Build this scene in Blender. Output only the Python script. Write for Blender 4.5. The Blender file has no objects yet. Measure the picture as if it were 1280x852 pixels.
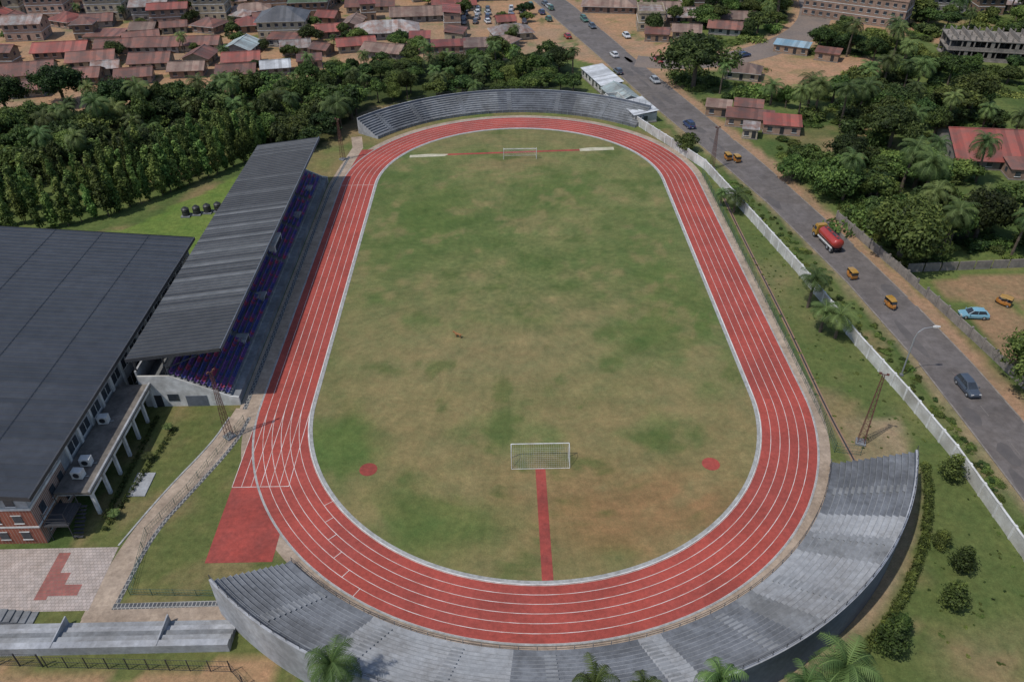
import bpy, bmesh, math, random, numpy as np
from mathutils import Matrix, Vector
random.seed(7); rng=np.random.default_rng(11)
sc=bpy.context.scene; COL=sc.collection
# ------------------------------------------------------------ materials
def nt(name):
    m=bpy.data.materials.new(name); m.use_nodes=True
    t=m.node_tree; b=t.nodes['Principled BSDF']; return m,t,b
def noise(t,scale,detail=5,rough=.6,coord=None):
    n=t.nodes.new('ShaderNodeTexNoise'); n.inputs['Scale'].default_value=scale
    n.inputs['Detail'].default_value=detail; n.inputs['Roughness'].default_value=rough
    if coord is not None: t.links.new(coord,n.inputs['Vector'])
    return n
def ramp(t,fac,stops):
    r=t.nodes.new('ShaderNodeValToRGB'); e=r.color_ramp.elements
    while len(e)<len(stops): e.new(.5)
    for i,(p,c) in enumerate(stops):
        e[i].position=p; e[i].color=(*c,1)
    t.links.new(fac,r.inputs['Fac']); return r
def mix(t,fac,a,b,mode='MIX'):
    n=t.nodes.new('ShaderNodeMix'); n.data_type='RGBA'; n.blend_type=mode
    for s,i in((a,6),(b,7)):
        if isinstance(s,tuple): n.inputs[i].default_value=(*s,1)
        else: t.links.new(s,n.inputs[i])
    if isinstance(fac,(int,float)): n.inputs[0].default_value=fac
    else: t.links.new(fac,n.inputs[0])
    return n.outputs[2]
def M(name,c1,c2=None,scale=.4,rough=.85,bump=0.,bs=3.,metal=0.,fine=None,rnd=0.,coord='Object',stops=(.35,.65),stain=0.):
    m,t,b=nt(name)
    tc=t.nodes.new('ShaderNodeTexCoord').outputs[coord]
    if c2 is None: c2=tuple(x*.8 for x in c1)
    n=noise(t,scale,6,.62,tc)
    r=ramp(t,n.outputs['Fac'],[(stops[0],c1),(stops[1],c2)]); col=r.outputs[0]
    if fine:
        n2=noise(t,fine,4,.7,tc); r2=ramp(t,n2.outputs['Fac'],[(.3,(.76,.76,.76)),(.7,(1.18,1.18,1.18))])
        col=mix(t,1.,col,r2.outputs[0],'MULTIPLY')
    if stain:
        n5=noise(t,.11,8,.75,tc); k=1-stain; r5=ramp(t,n5.outputs['Fac'],[(.42,(k,k*.98,k*.95)),(.56,(1.08,1.08,1.08))])
        col=mix(t,1.,col,r5.outputs[0],'MULTIPLY')
    if rnd:
        oi=t.nodes.new('ShaderNodeObjectInfo'); h=t.nodes.new('ShaderNodeHueSaturation')
        mp=t.nodes.new('ShaderNodeMapRange'); mp.inputs[3].default_value=1-rnd; mp.inputs[4].default_value=1+rnd
        t.links.new(oi.outputs['Random'],mp.inputs[0]); t.links.new(mp.outputs[0],h.inputs['Value'])
        t.links.new(col,h.inputs['Color']); col=h.outputs[0]
    t.links.new(col,b.inputs['Base Color'])
    b.inputs['Roughness'].default_value=rough; b.inputs['Metallic'].default_value=metal
    if bump:
        n3=noise(t,bs,5,.6,tc); bp=t.nodes.new('ShaderNodeBump'); bp.inputs['Strength'].default_value=bump
        bp.inputs['Distance'].default_value=.1
        t.links.new(n3.outputs['Fac'],bp.inputs['Height']); t.links.new(bp.outputs[0],b.inputs['Normal'])
    return m
def attr_mat(name,fine=1.2,fine2=6.,amp=.3,bump=.5):
    m,t,b=nt(name)
    tc=t.nodes.new('ShaderNodeTexCoord').outputs['Object']
    a=t.nodes.new('ShaderNodeAttribute'); a.attribute_name='col'
    n1=noise(t,fine,6,.7,tc); r1=ramp(t,n1.outputs['Fac'],[(.28,(1-amp,)*3),(.72,(1+amp,)*3)])
    c=mix(t,1.,a.outputs['Color'],r1.outputs[0],'MULTIPLY')
    n2=noise(t,fine2,3,.8,tc); r2=ramp(t,n2.outputs['Fac'],[(.3,(.78,.82,.8)),(.7,(1.22,1.18,1.12))])
    c=mix(t,1.,c,r2.outputs[0],'MULTIPLY')
    n4=noise(t,.22,7,.75,tc); r4=ramp(t,n4.outputs['Fac'],[(.35,(.80,.88,.83)),(.65,(1.2,1.09,1.07))])
    c=mix(t,1.,c,r4.outputs[0],'MULTIPLY')
    t.links.new(c,b.inputs['Base Color']); b.inputs['Roughness'].default_value=.95
    b.inputs['Specular IOR Level'].default_value=.15
    bp=t.nodes.new('ShaderNodeBump'); bp.inputs['Strength'].default_value=bump; bp.inputs['Distance'].default_value=.25
    t.links.new(n1.outputs['Fac'],bp.inputs['Height']); t.links.new(bp.outputs[0],b.inputs['Normal'])
    return m
def leaf_mat(name,c1,c2,tr=.25):
    m,t,b=nt(name)
    a=t.nodes.new('ShaderNodeAttribute'); a.attribute_name='lf'
    oi=t.nodes.new('ShaderNodeObjectInfo')
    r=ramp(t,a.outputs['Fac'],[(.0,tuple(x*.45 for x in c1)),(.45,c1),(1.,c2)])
    h=t.nodes.new('ShaderNodeHueSaturation')
    mp=t.nodes.new('ShaderNodeMapRange'); mp.inputs[3].default_value=.5; mp.inputs[4].default_value=1.4
    t.links.new(oi.outputs['Random'],mp.inputs[0]); t.links.new(mp.outputs[0],h.inputs['Value'])
    mu=t.nodes.new('ShaderNodeMath'); mu.operation='MULTIPLY'; mu.inputs[1].default_value=7.31
    fr=t.nodes.new('ShaderNodeMath'); fr.operation='FRACT'
    t.links.new(oi.outputs['Random'],mu.inputs[0]); t.links.new(mu.outputs[0],fr.inputs[0])
    m2=t.nodes.new('ShaderNodeMapRange'); m2.inputs[3].default_value=.465; m2.inputs[4].default_value=.522
    t.links.new(fr.outputs[0],m2.inputs[0]); t.links.new(m2.outputs[0],h.inputs['Hue'])
    t.links.new(r.outputs[0],h.inputs['Color'])
    t.links.new(h.outputs[0],b.inputs['Base Color']); b.inputs['Roughness'].default_value=.6
    b.inputs['Specular IOR Level'].default_value=.2
    tl=t.nodes.new('ShaderNodeBsdfTranslucent'); t.links.new(h.outputs[0],tl.inputs['Color'])
    ms=t.nodes.new('ShaderNodeMixShader'); ms.inputs[0].default_value=tr
    out=[n for n in t.nodes if n.type=='OUTPUT_MATERIAL'][0]
    t.links.new(b.outputs[0],ms.inputs[1]); t.links.new(tl.outputs[0],ms.inputs[2]); t.links.new(ms.outputs[0],out.inputs[0])
    return m
def roofmat(name,c1,c2,axis='X',rib=5.,rust=.5,rnd=.25,metal=.0):
    m,t,b=nt(name)
    tc=t.nodes.new('ShaderNodeTexCoord').outputs['Object']
    oi=t.nodes.new('ShaderNodeObjectInfo')
    ad=t.nodes.new('ShaderNodeVectorMath');ad.operation='ADD';sc_=t.nodes.new('ShaderNodeVectorMath');sc_.operation='SCALE'
    cmb=t.nodes.new('ShaderNodeCombineXYZ');
    for i in range(3): t.links.new(oi.outputs['Random'],cmb.inputs[i])
    t.links.new(cmb.outputs[0],sc_.inputs[0]);sc_.inputs['Scale'].default_value=57.;t.links.new(tc,ad.inputs[0]);t.links.new(sc_.outputs[0],ad.inputs[1])
    n=noise(t,.35,8,.7,ad.outputs[0]); r=ramp(t,n.outputs['Fac'],[(.38,c1),(.5+.2*rust,c2)])
    sp=t.nodes.new('ShaderNodeSeparateXYZ'); t.links.new(tc,sp.inputs[0])
    fl=t.nodes.new('ShaderNodeMath'); fl.operation='FLOOR'; mu=t.nodes.new('ShaderNodeMath'); mu.operation='MULTIPLY'; mu.inputs[1].default_value=.9
    t.links.new(sp.outputs[axis],mu.inputs[0]); t.links.new(mu.outputs[0],fl.inputs[0])
    wn=t.nodes.new('ShaderNodeTexWhiteNoise'); wn.noise_dimensions='1D'; t.links.new(fl.outputs[0],wn.inputs['W'])
    r2=ramp(t,wn.outputs['Value'],[(0,(.72,.72,.72)),(1,(1.25,1.25,1.25))])
    c=mix(t,1.,r.outputs[0],r2.outputs[0],'MULTIPLY')
    h=t.nodes.new('ShaderNodeHueSaturation')
    mp=t.nodes.new('ShaderNodeMapRange'); mp.inputs[3].default_value=1-rnd; mp.inputs[4].default_value=1+rnd
    t.links.new(oi.outputs['Random'],mp.inputs[0]); t.links.new(mp.outputs[0],h.inputs['Value']); t.links.new(c,h.inputs['Color'])
    t.links.new(h.outputs[0],b.inputs['Base Color']); b.inputs['Roughness'].default_value=.6; b.inputs['Metallic'].default_value=metal
    s=t.nodes.new('ShaderNodeMath'); s.operation='MULTIPLY'; s.inputs[1].default_value=rib*6.283
    t.links.new(sp.outputs[axis],s.inputs[0]); si=t.nodes.new('ShaderNodeMath'); si.operation='SINE'; t.links.new(s.outputs[0],si.inputs[0])
    bp=t.nodes.new('ShaderNodeBump'); bp.inputs['Strength'].default_value=.35; bp.inputs['Distance'].default_value=.03
    t.links.new(si.outputs[0],bp.inputs['Height']); t.links.new(bp.outputs[0],b.inputs['Normal'])
    return m
def brickmat(name,c1,c2,mort,scale=1.,w=.5,h=.25,ms=.02,rough=.9):
    m,t,b=nt(name); tc=t.nodes.new('ShaderNodeTexCoord').outputs['Object']
    br=t.nodes.new('ShaderNodeTexBrick'); t.links.new(tc,br.inputs['Vector'])
    for k,c in(('Color1',c1),('Color2',c2),('Mortar',mort)): br.inputs[k].default_value=(*c,1)
    br.inputs['Scale'].default_value=scale; br.inputs['Brick Width'].default_value=w; br.inputs['Row Height'].default_value=h; br.inputs['Mortar Size'].default_value=ms
    n=noise(t,.5,6,.7,tc); r=ramp(t,n.outputs['Fac'],[(.3,(.7,.68,.64)),(.7,(1.1,1.1,1.1))])
    c=mix(t,1.,br.outputs['Color'],r.outputs[0],'MULTIPLY'); t.links.new(c,b.inputs['Base Color']); b.inputs['Roughness'].default_value=rough
    return m

m_track=M('running_track_rubber',(.345,.060,.043),(.275,.053,.041),.10,.9,.2,8,fine=1.6,stain=.12)
m_redr=M('runway_rubber',(.32,.054,.040),(.23,.048,.038),.3,.92,.2,8,fine=1.5,stain=.15)
m_line=M('line_paint',(.64,.60,.57),(.44,.32,.28),.5,.8)
m_kerb=M('kerb_concrete',(.36,.36,.35),(.24,.24,.23),.8,.9,fine=2)
m_conc=M('concrete_grey',(.22,.23,.24),(.16,.168,.178),.35,.9,.2,4,fine=1.2,stain=.25)
m_concL=M('concrete_light',(.34,.35,.365),(.24,.25,.262),.22,.9,.2,4,fine=1.,stain=.32)
m_concD=M('concrete_slate',(.110,.120,.138),(.150,.160,.176),.22,.9,.2,4,fine=1.2,stain=.2)
m_nose=M('step_nosing',(.235,.245,.26),(.17,.18,.19),.4,.9,stain=.25)
m_wallB=M('painted_slate_wall',(.085,.10,.13),(.12,.135,.16),.2,.8,fine=1.2)
m_wallLt=M('painted_grey_wall',(.36,.37,.39),(.27,.28,.30),.2,.85,fine=1.,stain=.2)
m_tan=M('path_sand_concrete',(.37,.29,.22),(.27,.21,.16),.4,.95,.3,3,fine=1.5,stain=.15)
m_asph=M('asphalt',(.108,.096,.092),(.142,.125,.117),.06,.95,.1,6,fine=.6,stain=.15)
m_white=M('white_paint',(.62,.62,.61),(.45,.44,.42),.5,.8,fine=.8)
m_whitec=M('white_wall',(.58,.58,.56),(.34,.33,.30),.25,.85,fine=1.,rnd=.06,stain=.2)
m_dark=M('dark_opening',(.02,.022,.026),(.03,.03,.034),1,.5)
m_glass=M('window_glass',(.03,.035,.045),(.05,.06,.07),1,.12)
m_black=M('black_rubber',(.02,.02,.02),(.03,.03,.03),3,.8)
m_steelD=M('dark_steel',(.035,.037,.042),(.05,.05,.055),1,.5)
m_redst=M('red_oxide_steel',(.13,.05,.038),(.10,.045,.035),1,.8)
m_galv=M('galvanised_steel',(.40,.41,.42),(.30,.31,.32),1,.45,metal=.4)
m_greenst=M('green_fence_steel',(.05,.12,.09),(.04,.09,.07),1,.6)
m_brick=brickmat('red_brick',(.28,.085,.05),(.22,.07,.045),(.35,.3,.26),1.,.45,.16,.02)
m_paver=brickmat('pale_pavers',(.44,.37,.335),(.36,.31,.285),(.22,.19,.17),1.,.5,.5,.03)
m_paverR=brickmat('red_pavers',(.32,.115,.095),(.26,.095,.085),(.2,.12,.1),1.,.5,.5,.03)
m_drain=brickmat('drain_grating',(.06,.065,.075),(.09,.095,.1),(.3,.29,.27),1.,.5,.7,.06)
m_soil=M('bare_soil',(.26,.16,.10),(.19,.125,.08),.3,.95,.5,2,fine=1.2)
m_sand=M('sand',(.50,.46,.36),(.34,.33,.22),.5,.95,fine=2)
m_bark=M('bark',(.12,.09,.065),(.07,.055,.04),1.5,.95,.5,6)
m_tank=M('black_plastic',(.02,.02,.022),(.035,.035,.035),1,.5)
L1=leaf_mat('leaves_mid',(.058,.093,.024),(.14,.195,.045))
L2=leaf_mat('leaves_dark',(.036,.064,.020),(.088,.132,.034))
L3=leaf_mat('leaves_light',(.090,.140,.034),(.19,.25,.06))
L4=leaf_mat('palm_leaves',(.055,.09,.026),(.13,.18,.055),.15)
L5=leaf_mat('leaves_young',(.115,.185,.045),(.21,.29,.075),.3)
# ------------------------------------------------------------ mesh builder
class MB:
    def __init__(s): s.v=[];s.f=[];s.mi=[];s.mats=[]
    def k(s,m):
        if m not in s.mats: s.mats.append(m)
        return s.mats.index(m)
    def poly(s,pts,m):
        b=len(s.v); s.v+= [tuple(p) for p in pts]; s.f.append(tuple(range(b,b+len(pts)))); s.mi.append(s.k(m))
    def box(s,cx,cy,cz,sx,sy,sz,m,rot=0.,tx=1.,ty=1.):
        b=len(s.v); c,d=math.cos(rot),math.sin(rot)
        for z,kx,ky in((-.5,1,1),(.5,tx,ty)):
            for x,y in((-.5,-.5),(.5,-.5),(.5,.5),(-.5,.5)):
                X=x*sx*kx;Y=y*sy*ky; s.v.append((cx+X*c-Y*d,cy+X*d+Y*c,cz+z*sz))
        for q in((0,3,2,1),(4,5,6,7),(0,1,5,4),(1,2,6,5),(2,3,7,6),(3,0,4,7)):
            s.f.append(tuple(b+i for i in q)); s.mi.append(s.k(m))
    def bb(s,x0,x1,y0,y1,z0,z1,m): s.box((x0+x1)/2,(y0+y1)/2,(z0+z1)/2,x1-x0,y1-y0,z1-z0,m)
    def tube(s,p0,p1,r0,r1,m,n=6,cap=True):
        p0=Vector(p0);p1=Vector(p1);d=(p1-p0)
        if d.length<1e-6: return
        d.normalize(); a=d.orthogonal().normalized(); c=d.cross(a); b=len(s.v)
        for p,r in((p0,r0),(p1,r1)):
            for i in range(n):
                t=2*math.pi*i/n; q=p+a*(r*math.cos(t))+c*(r*math.sin(t)); s.v.append(tuple(q))
        k=s.k(m)
        for i in range(n):
            j=(i+1)%n; s.f.append((b+i,b+j,b+n+j,b+n+i)); s.mi.append(k)
        if cap:
            s.f.append(tuple(b+i for i in range(n))[::-1]); s.mi.append(k)
            s.f.append(tuple(b+n+i for i in range(n))); s.mi.append(k)
    def loft(s,secs,m,cap=True):
        b=len(s.v); n=len(secs[0]); k=s.k(m)
        for q in secs: s.v+=[tuple(p) for p in q]
        for a in range(len(secs)-1):
            for i in range(n):
                j=(i+1)%n; s.f.append((b+a*n+i,b+a*n+j,b+(a+1)*n+j,b+(a+1)*n+i)); s.mi.append(k)
        if cap:
            s.f.append(tuple(b+i for i in range(n))[::-1]);s.mi.append(k)
            e=b+(len(secs)-1)*n; s.f.append(tuple(e+i for i in range(n)));s.mi.append(k)
    def mesh(s,name,smooth=False):
        me=bpy.data.meshes.new(name); me.from_pydata(s.v,[],s.f)
        for m in s.mats: me.materials.append(m)
        me.polygons.foreach_set('material_index',s.mi)
        if smooth: me.polygons.foreach_set('use_smooth',[True]*len(s.f))
        me.update(); return me
    def obj(s,name,parent=None,loc=(0,0,0),rot=0.,smooth=False,bevel=0.):
        o=bpy.data.objects.new(name,s.mesh(name,smooth)); COL.objects.link(o)
        o.location=loc;o.rotation_euler=(0,0,rot)
        if parent: o.parent=parent
        if bevel:
            b=o.modifiers.new('b','BEVEL');b.width=bevel;b.segments=2;b.limit_method='ANGLE'
        return o
def empty(name,loc=(0,0,0),rot=0.,scale=1.):
    e=bpy.data.objects.new(name,None);COL.objects.link(e);e.location=loc;e.rotation_euler=(0,0,rot);e.scale=(scale,)*3;e.empty_display_size=.5;return e
def inst(name,me,loc,rot=0.,scale=(1,1,1),parent=None):
    o=bpy.data.objects.new(name,me);COL.objects.link(o);o.location=loc;o.rotation_euler=(0,0,rot);o.scale=scale
    if parent:o.parent=parent
    return o
# ------------------------------------------------------------ numpy noise
_h=rng.random((256,256))
def vnoise(x,y,s,o=0):
    x=x/s+o*17.3+1000;y=y/s+o*9.1+1000;xi=np.floor(x).astype(int);yi=np.floor(y).astype(int);fx=x-xi;fy=y-yi
    fx=fx*fx*(3-2*fx);fy=fy*fy*(3-2*fy);g=lambda a,b:_h[a%256,b%256]
    return (g(xi,yi)*(1-fx)+g(xi+1,yi)*fx)*(1-fy)+(g(xi,yi+1)*(1-fx)+g(xi+1,yi+1)*fx)*fy
def fbm(x,y,s,o=0,n=4):
    r=0;a=1;t=0
    for i in range(n): r=r+a*vnoise(x,y,s/2**i,o+i*3);t+=a;a*=.55
    return r/t
def sm(v,a,b): t=np.clip((v-a)/(b-a),0,1);return t*t*(3-2*t)
def inpoly(x,y,P):
    r=np.zeros(np.shape(x),bool);n=len(P);j=n-1
    for i in range(n):
        xi,yi=P[i];xj,yj=P[j]
        c=((yi>y)!=(yj>y))&(x<(xj-xi)*(y-yi)/((yj-yi)+1e-12)+xi); r^=c;j=i
    return r
# ------------------------------------------------------------ road geometry
RL=[(-400,74),(-140,71),(-66.9,69.6),(-52.6,69.2),(-35,68.5),(-8.2,65.6),(28,59.5),(62.8,51.4),(94,43.4),(147,31.8),(206,17.9),(300,-6),(520,-70)]
RR=[(-400,83),(-140,80),(-50.9,78.3),(-36.4,77.6),(-17.5,75.7),(9.7,71.9),(48.8,64.9),(90.4,56.0),(148.3,43.2),(220,28.4),(300,8),(520,-56)]
xl=lambda y:np.interp(y,[p[0] for p in RL],[p[1] for p in RL])
xr=lambda y:np.interp(y,[p[0] for p in RR],[p[1] for p in RR])
SR=[(44,141),(58,137),(76,141),(94,152),(110,168),(122,186),(131,208),(138,235),(142,300)]
def dpoly(x,y,P):
    d=np.full(np.shape(x),1e9)
    for (ax,ay),(bx,by) in zip(P[:-1],P[1:]):
        vx,vy=bx-ax,by-ay;t=np.clip(((x-ax)*vx+(y-ay)*vy)/(vx*vx+vy*vy),0,1)
        d=np.minimum(d,np.hypot(x-ax-t*vx,y-ay-t*vy))
    return d
FOREST=[(-280,44),(-130,40),(-112,46),(-90,62),(-76,68),(-66,62),(-55,66),(-50,84),(-44,99),(0,103),(20,107),(22,126),(12,143),(-20,143),(-50,138),(-72,122),(-90,110),(-120,101),(-165,90),(-280,84)]
VP=[(-290,92),(-165,97),(-122,108),(-90,117),(-72,130),(-50,146),(-20,152),(12,154),(4,330),(-290,330)]
CLEAR=((98,128,15),(84,112,8),(62,152,12),(145,172,10),(118,12,9),(150,20,12),(120,128,12),(90,100,6),(130,95,9),(160,90,11),(200,60,14),(108,30,6),(180,115,12),(127,38,11),(138,36,9))
# ------------------------------------------------------------ ground
def grid_sheet(name,xs,ys,z,colf,mat):
    X,Y=np.meshgrid(xs,ys);nx=len(xs);ny=len(ys)
    v=np.stack([X.ravel(),Y.ravel(),np.full(X.size,z)],1)
    i=np.arange((nx-1)*(ny-1));r=i//(nx-1);c=i%(nx-1);a=r*nx+c
    f=np.stack([a,a+1,a+nx+1,a+nx],1)
    me=bpy.data.meshes.new(name);me.from_pydata(v.tolist(),[],f.tolist())
    ca=me.color_attributes.new('col','FLOAT_COLOR','POINT')
    C=colf(X.ravel(),Y.ravel());ca.data.foreach_set('color',np.concatenate([C,np.ones((len(C),1))],1).ravel())
    me.materials.append(mat);o=bpy.data.objects.new(name,me);COL.objects.link(o);return o
def lerp(a,b,t): return a*(1-t[:,None])+np.array(b)[None]*t[:,None]
def gcol(x,y):
    wx=x+6*(fbm(x,y,14,1)-.5);wy=y+6*(fbm(x,y,14,5)-.5)
    n=fbm(x,y,22,2);n2=fbm(x,y,6,9)
    C=lerp(np.tile([.065,.098,.03],(len(x),1)),(.11,.14,.045),sm(n,.35,.65))
    C=lerp(C,(.25,.17,.10),sm(fbm(x,y,30,20),.6,.74)*.8)
    V=inpoly(wx,wy,[(-400,82),(-165,92),(-120,103),(-80,118),(-60,138),(-20,146),(18,146),(34,135),(60,128),(70,160),(66,420),(-400,420)])
    C=lerp(C,(.33,.20,.125),V*sm(n2,.25,.45)*.95); C=lerp(C,(.25,.19,.145),V*sm(n,.5,.7)*.5)
    F=inpoly(wx,wy,FOREST);C=lerp(C,(.035,.05,.016),F*.85)
    for cx,cy,r in((98,128,19),(84,112,9),(62,150,16),(75,82,9),(150,180,14),(168,160,12),(130,62,10),(120,135,12)):
        C=lerp(C,(.33,.20,.13),sm(-np.hypot(wx-cx,wy-cy),-r,-r*.6)*(.6+.4*sm(n2,.3,.6)))
    C=lerp(C,(.25,.16,.10),inpoly(wx,wy,[(84,-36),(83,-6),(120,-5),(120,-40)])*sm(n2,.3,.5)*.9)
    dl=xl(y)-x;dr=x-xr(y)
    C=lerp(C,(.28,.18,.12),(1-sm(dr+3*(n2-.5),2.6,4.8))*(dr>-3)*.95)
    C=lerp(C,(.25,.19,.125),(1-sm(dl+2.5*(n2-.5),.6,2.2))*(dl>-3)*.8)
    C=lerp(C,(.31,.20,.13),(1-sm(dpoly(x,y,SR)+3*(n2-.5),8,12)))
    E=(x<xl(y)-3)&(x>20)&(y<75)
    C=np.where(E[:,None],lerp(lerp(np.tile([.088,.115,.038],(len(x),1)),(.135,.137,.06),sm(n,.4,.65)),(.21,.155,.088),sm(fbm(x,y,9,31),.58,.74)*.75),C)
    W=inpoly(wx,wy,[(-66,-95),(-66,-20),(-46,0),(-30,-60),(-30,-95)])
    C=lerp(C,(.10,.116,.040),W*.95);C=lerp(C,(.185,.145,.075),W*sm(n2,.48,.7)*.75)
    C=lerp(C,(.11,.165,.038),inpoly(wx,wy,[(-105,-8),(-66,-8),(-66,48),(-73,48),(-92,22),(-105,16)])*.9)
    r0=np.hypot(x,y-42)
    C=lerp(C,(.18,.14,.07),((r0<60)&(y>42)&(x<44))*sm(n2,.35,.6)*.7)
    C=lerp(C,(.30,.19,.115),(inpoly(wx,wy,[(-140,-89),(-34,-91),(-30,-130),(-140,-130)]))*.95)
    rr=np.hypot(x,y+42.2);C=lerp(C,(.25,.195,.13),(1-sm(rr+2*(n2-.5),59,60.4))*(y<-50)*(rr>50)*(x>-28)*.9)
    C=lerp(C,(.19,.15,.08),sm(-np.hypot((wx-50)/1.,(wy+50)/2),-6,-2)*.6)
    return C
m_ground=attr_mat('ground_soil_and_grass',1.0,5.)
far=[-4000,-2000,-1000,-600,-400];xs=np.array(far+list(np.arange(-270,271,1.6))+[-f for f in far[::-1]])
ys=np.array([-4000,-2000,-1000,-500,-250]+list(np.arange(-130,330,1.6))+[400,600,1000,2000,4000])
grid_sheet('ground',xs,ys,0.,gcol,m_ground)
# ------------------------------------------------------------ track
CN,CF=42.9,42.0;RI,RO=36.95,45.35
def ovalpts(r,n=72):
    return [(r*math.cos(math.pi*i/n),CF+r*math.sin(math.pi*i/n)) for i in range(n+1)]+[(r*math.cos(math.pi+math.pi*i/n),-CN+r*math.sin(math.pi+math.pi*i/n)) for i in range(n+1)]
def ring(mb,r0,r1,z,m,n=72):
    a=ovalpts(r0,n);b=ovalpts(r1,n);N=len(a);s=len(mb.v);mb.v+=[(p[0],p[1],z) for p in a]+[(p[0],p[1],z) for p in b];k=mb.k(m)
    for i in range(N):
        j=(i+1)%N;mb.f.append((s+i,s+j,s+N+j,s+N+i));mb.mi.append(k)
t=MB();ring(t,RI,RO,.022,m_track);t.obj('running_track')
t=MB();t.bb(-45.3,-36.3,-75.2,-30,-.1,.014,m_redr);t.bb(-45.3,-36.6,30,64.5,-.1,.014,m_redr);t.obj('sprint_chute')
t=MB();
for k in range(7): ring(t,RI+.02+k*1.395-(.03 if k else 0),RI+.02+k*1.395+.055,.030,m_line)
for k in range(7):
    x=-(RI+k*1.395);t.bb(x-.045,x+.045,-61.5,-CN,.031,.036,m_line)
t.bb(-45.3,-36.9,-61.6,-61.48,.037,.040,m_line)
for k in range(6):
    a=math.radians(216+k*4.2);r=RI+k*1.395
    p=[(r*math.cos(a),-CN+r*math.sin(a)),((r+1.39)*math.cos(a),-CN+(r+1.39)*math.sin(a))]
    w=.045;dx,dy=-math.sin(a)*w,math.cos(a)*w
    t.poly([(p[0][0]-dx,p[0][1]-dy,.041),(p[1][0]-dx,p[1][1]-dy,.041),(p[1][0]+dx,p[1][1]+dy,.041),(p[0][0]+dx,p[0][1]+dy,.041)],m_line)
t.bb(-RO,-RI,41.6,41.72,.041,.043,m_line)
t.obj('track_lane_markings')
t=MB()
def ringwall(r0,r1,z0,z1,m):
    ring(t,r0,r1,z1,m);
    for r in(r0,r1):
        a=ovalpts(r);N=len(a);s=len(t.v);t.v+=[(p[0],p[1],z0) for p in a]+[(p[0],p[1],z1) for p in a];k=t.k(m)
        for i in range(N):
            j=(i+1)%N;t.f.append((s+i,s+j,s+N+j,s+N+i));t.mi.append(k)
ringwall(36.25,36.75,0,.06,m_kerb);ringwall(36.78,36.93,0,.12,m_white)
t.obj('track_kerb')
t=MB();ring(t,RO,RO+.28,.05,m_kerb);ring(t,RO+.28,RO+1.9,.012,m_tan);t.obj('track_apron')
def pcol(x,y):
    wx=x+12*(fbm(x,y,16,3)-.5);wy=y+12*(fbm(x,y,16,8)-.5)
    n=fbm(x,y,20,2);n2=fbm(x,y,5,7);n3=fbm(x,y,10,40);n5=fbm(x,y,2.6,60)
    C=lerp(np.tile([.092,.125,.043],(len(x),1)),(.135,.148,.060),sm(n,.35,.65))
    C=lerp(C,(.17,.155,.075),sm(-np.abs(wy+24),-30,-4)*sm(n3,.28,.58)*.75)
    C=lerp(C,(.205,.168,.088),sm(-np.hypot((wx+6)/1.6,wy+28),-18,-3)*.6)
    C=lerp(C,(.20,.168,.085),sm(-np.hypot((wx+22)/.8,(wy+36)),-15,-4)*.6)
    C=lerp(C,(.20,.160,.08),sm(-wy,32,48)*sm(n3,.24,.5)*.8)
    C=lerp(C,(.225,.138,.07),sm(-np.hypot((wx-15)/1.6,(wy+68)),-14,-3)*.9)
    C=lerp(C,(.22,.155,.08),sm(-np.hypot((wx-0)/1.8,(wy+60)),-7,-2)*.7)
    C=lerp(C,(.080,.118,.034),sm(-np.hypot((wx+14)/1.3,(wy+69)),-12,-3)*.8)
    C=lerp(C,(.068,.120,.032),sm(-np.hypot((wx+30),(wy+56)/1.3),-9,-3)*.85)
    C=lerp(C,(.080,.118,.034),sm(-np.hypot((wx-27),(wy+16)/2.4),-9,-3)*.65)
    C=lerp(C,(.078,.118,.034),sm(-np.hypot((wx+20),(wy-26)/1.8),-13,-4)*.65)
    C=lerp(C,(.080,.118,.035),sm(-np.hypot((wx-8),(wy-36)/1.5),-10,-4)*.5)
    C=lerp(C,(.19,.15,.078),sm(-np.hypot((wx)/2.2,(wy-55)),-7,-2)*.7)
    C=lerp(C,(.17,.145,.075),sm(wy,60,68)*.5)
    C=lerp(C,(.195,.165,.082),sm(n2,.56,.74)*.6)
    C=lerp(C,(.062,.098,.028),sm(-n2,-.40,-.26)*.6)
    C=C*(.86+.28*n5)[:,None]
    C=C*(1+.018*np.sign(np.sin(y*2*math.pi/7)))[:,None]
    return C
rs=np.linspace(0.01,36.3,60);rows=[];NP=0
for r in rs:
    p=ovalpts(r,44);q=list(p[:45])
    for i in range(1,80): q.append((-r,CF-(CF+CN)*i/80))
    q+=p[45:]
    for i in range(1,80): q.append((r,-CN+(CF+CN)*i/80))
    NP=len(q);rows+=q
V=np.array(rows);F=[]
for a in range(len(rs)-1):
    for i in range(NP):
        j=(i+1)%NP;F.append((a*NP+i,a*NP+j,(a+1)*NP+j,(a+1)*NP+i))
me=bpy.data.meshes.new('grass_pitch');me.from_pydata([(a,b,.012) for a,b in rows],[],F)
ca=me.color_attributes.new('col','FLOAT_COLOR','POINT');C=pcol(V[:,0],V[:,1]);ca.data.foreach_set('color',np.concatenate([C,np.ones((len(C),1))],1).ravel())
me.materials.append(attr_mat('pitch_turf',.9,4.5,.22,.4));o=bpy.data.objects.new('grass_pitch',me);COL.objects.link(o)
t=MB();t.bb(-.35,1.15,-79.1,-59,.0,.022,m_redr);t.obj('long_jump_runway')
t=MB()
t.poly([(-26,59.5,.022),(22,61.8,.022),(22,62.9,.022),(-26,60.5,.022)],m_redr);t.obj('javelin_runway')
t=MB()
t.poly([(-29.5,58.6,.028),(-20,59.2,.028),(-19,60.6,.028),(-24,60.9,.028),(-29.5,60.2,.028)],m_sand);t.obj('sand_pit')
t=MB()
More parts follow.
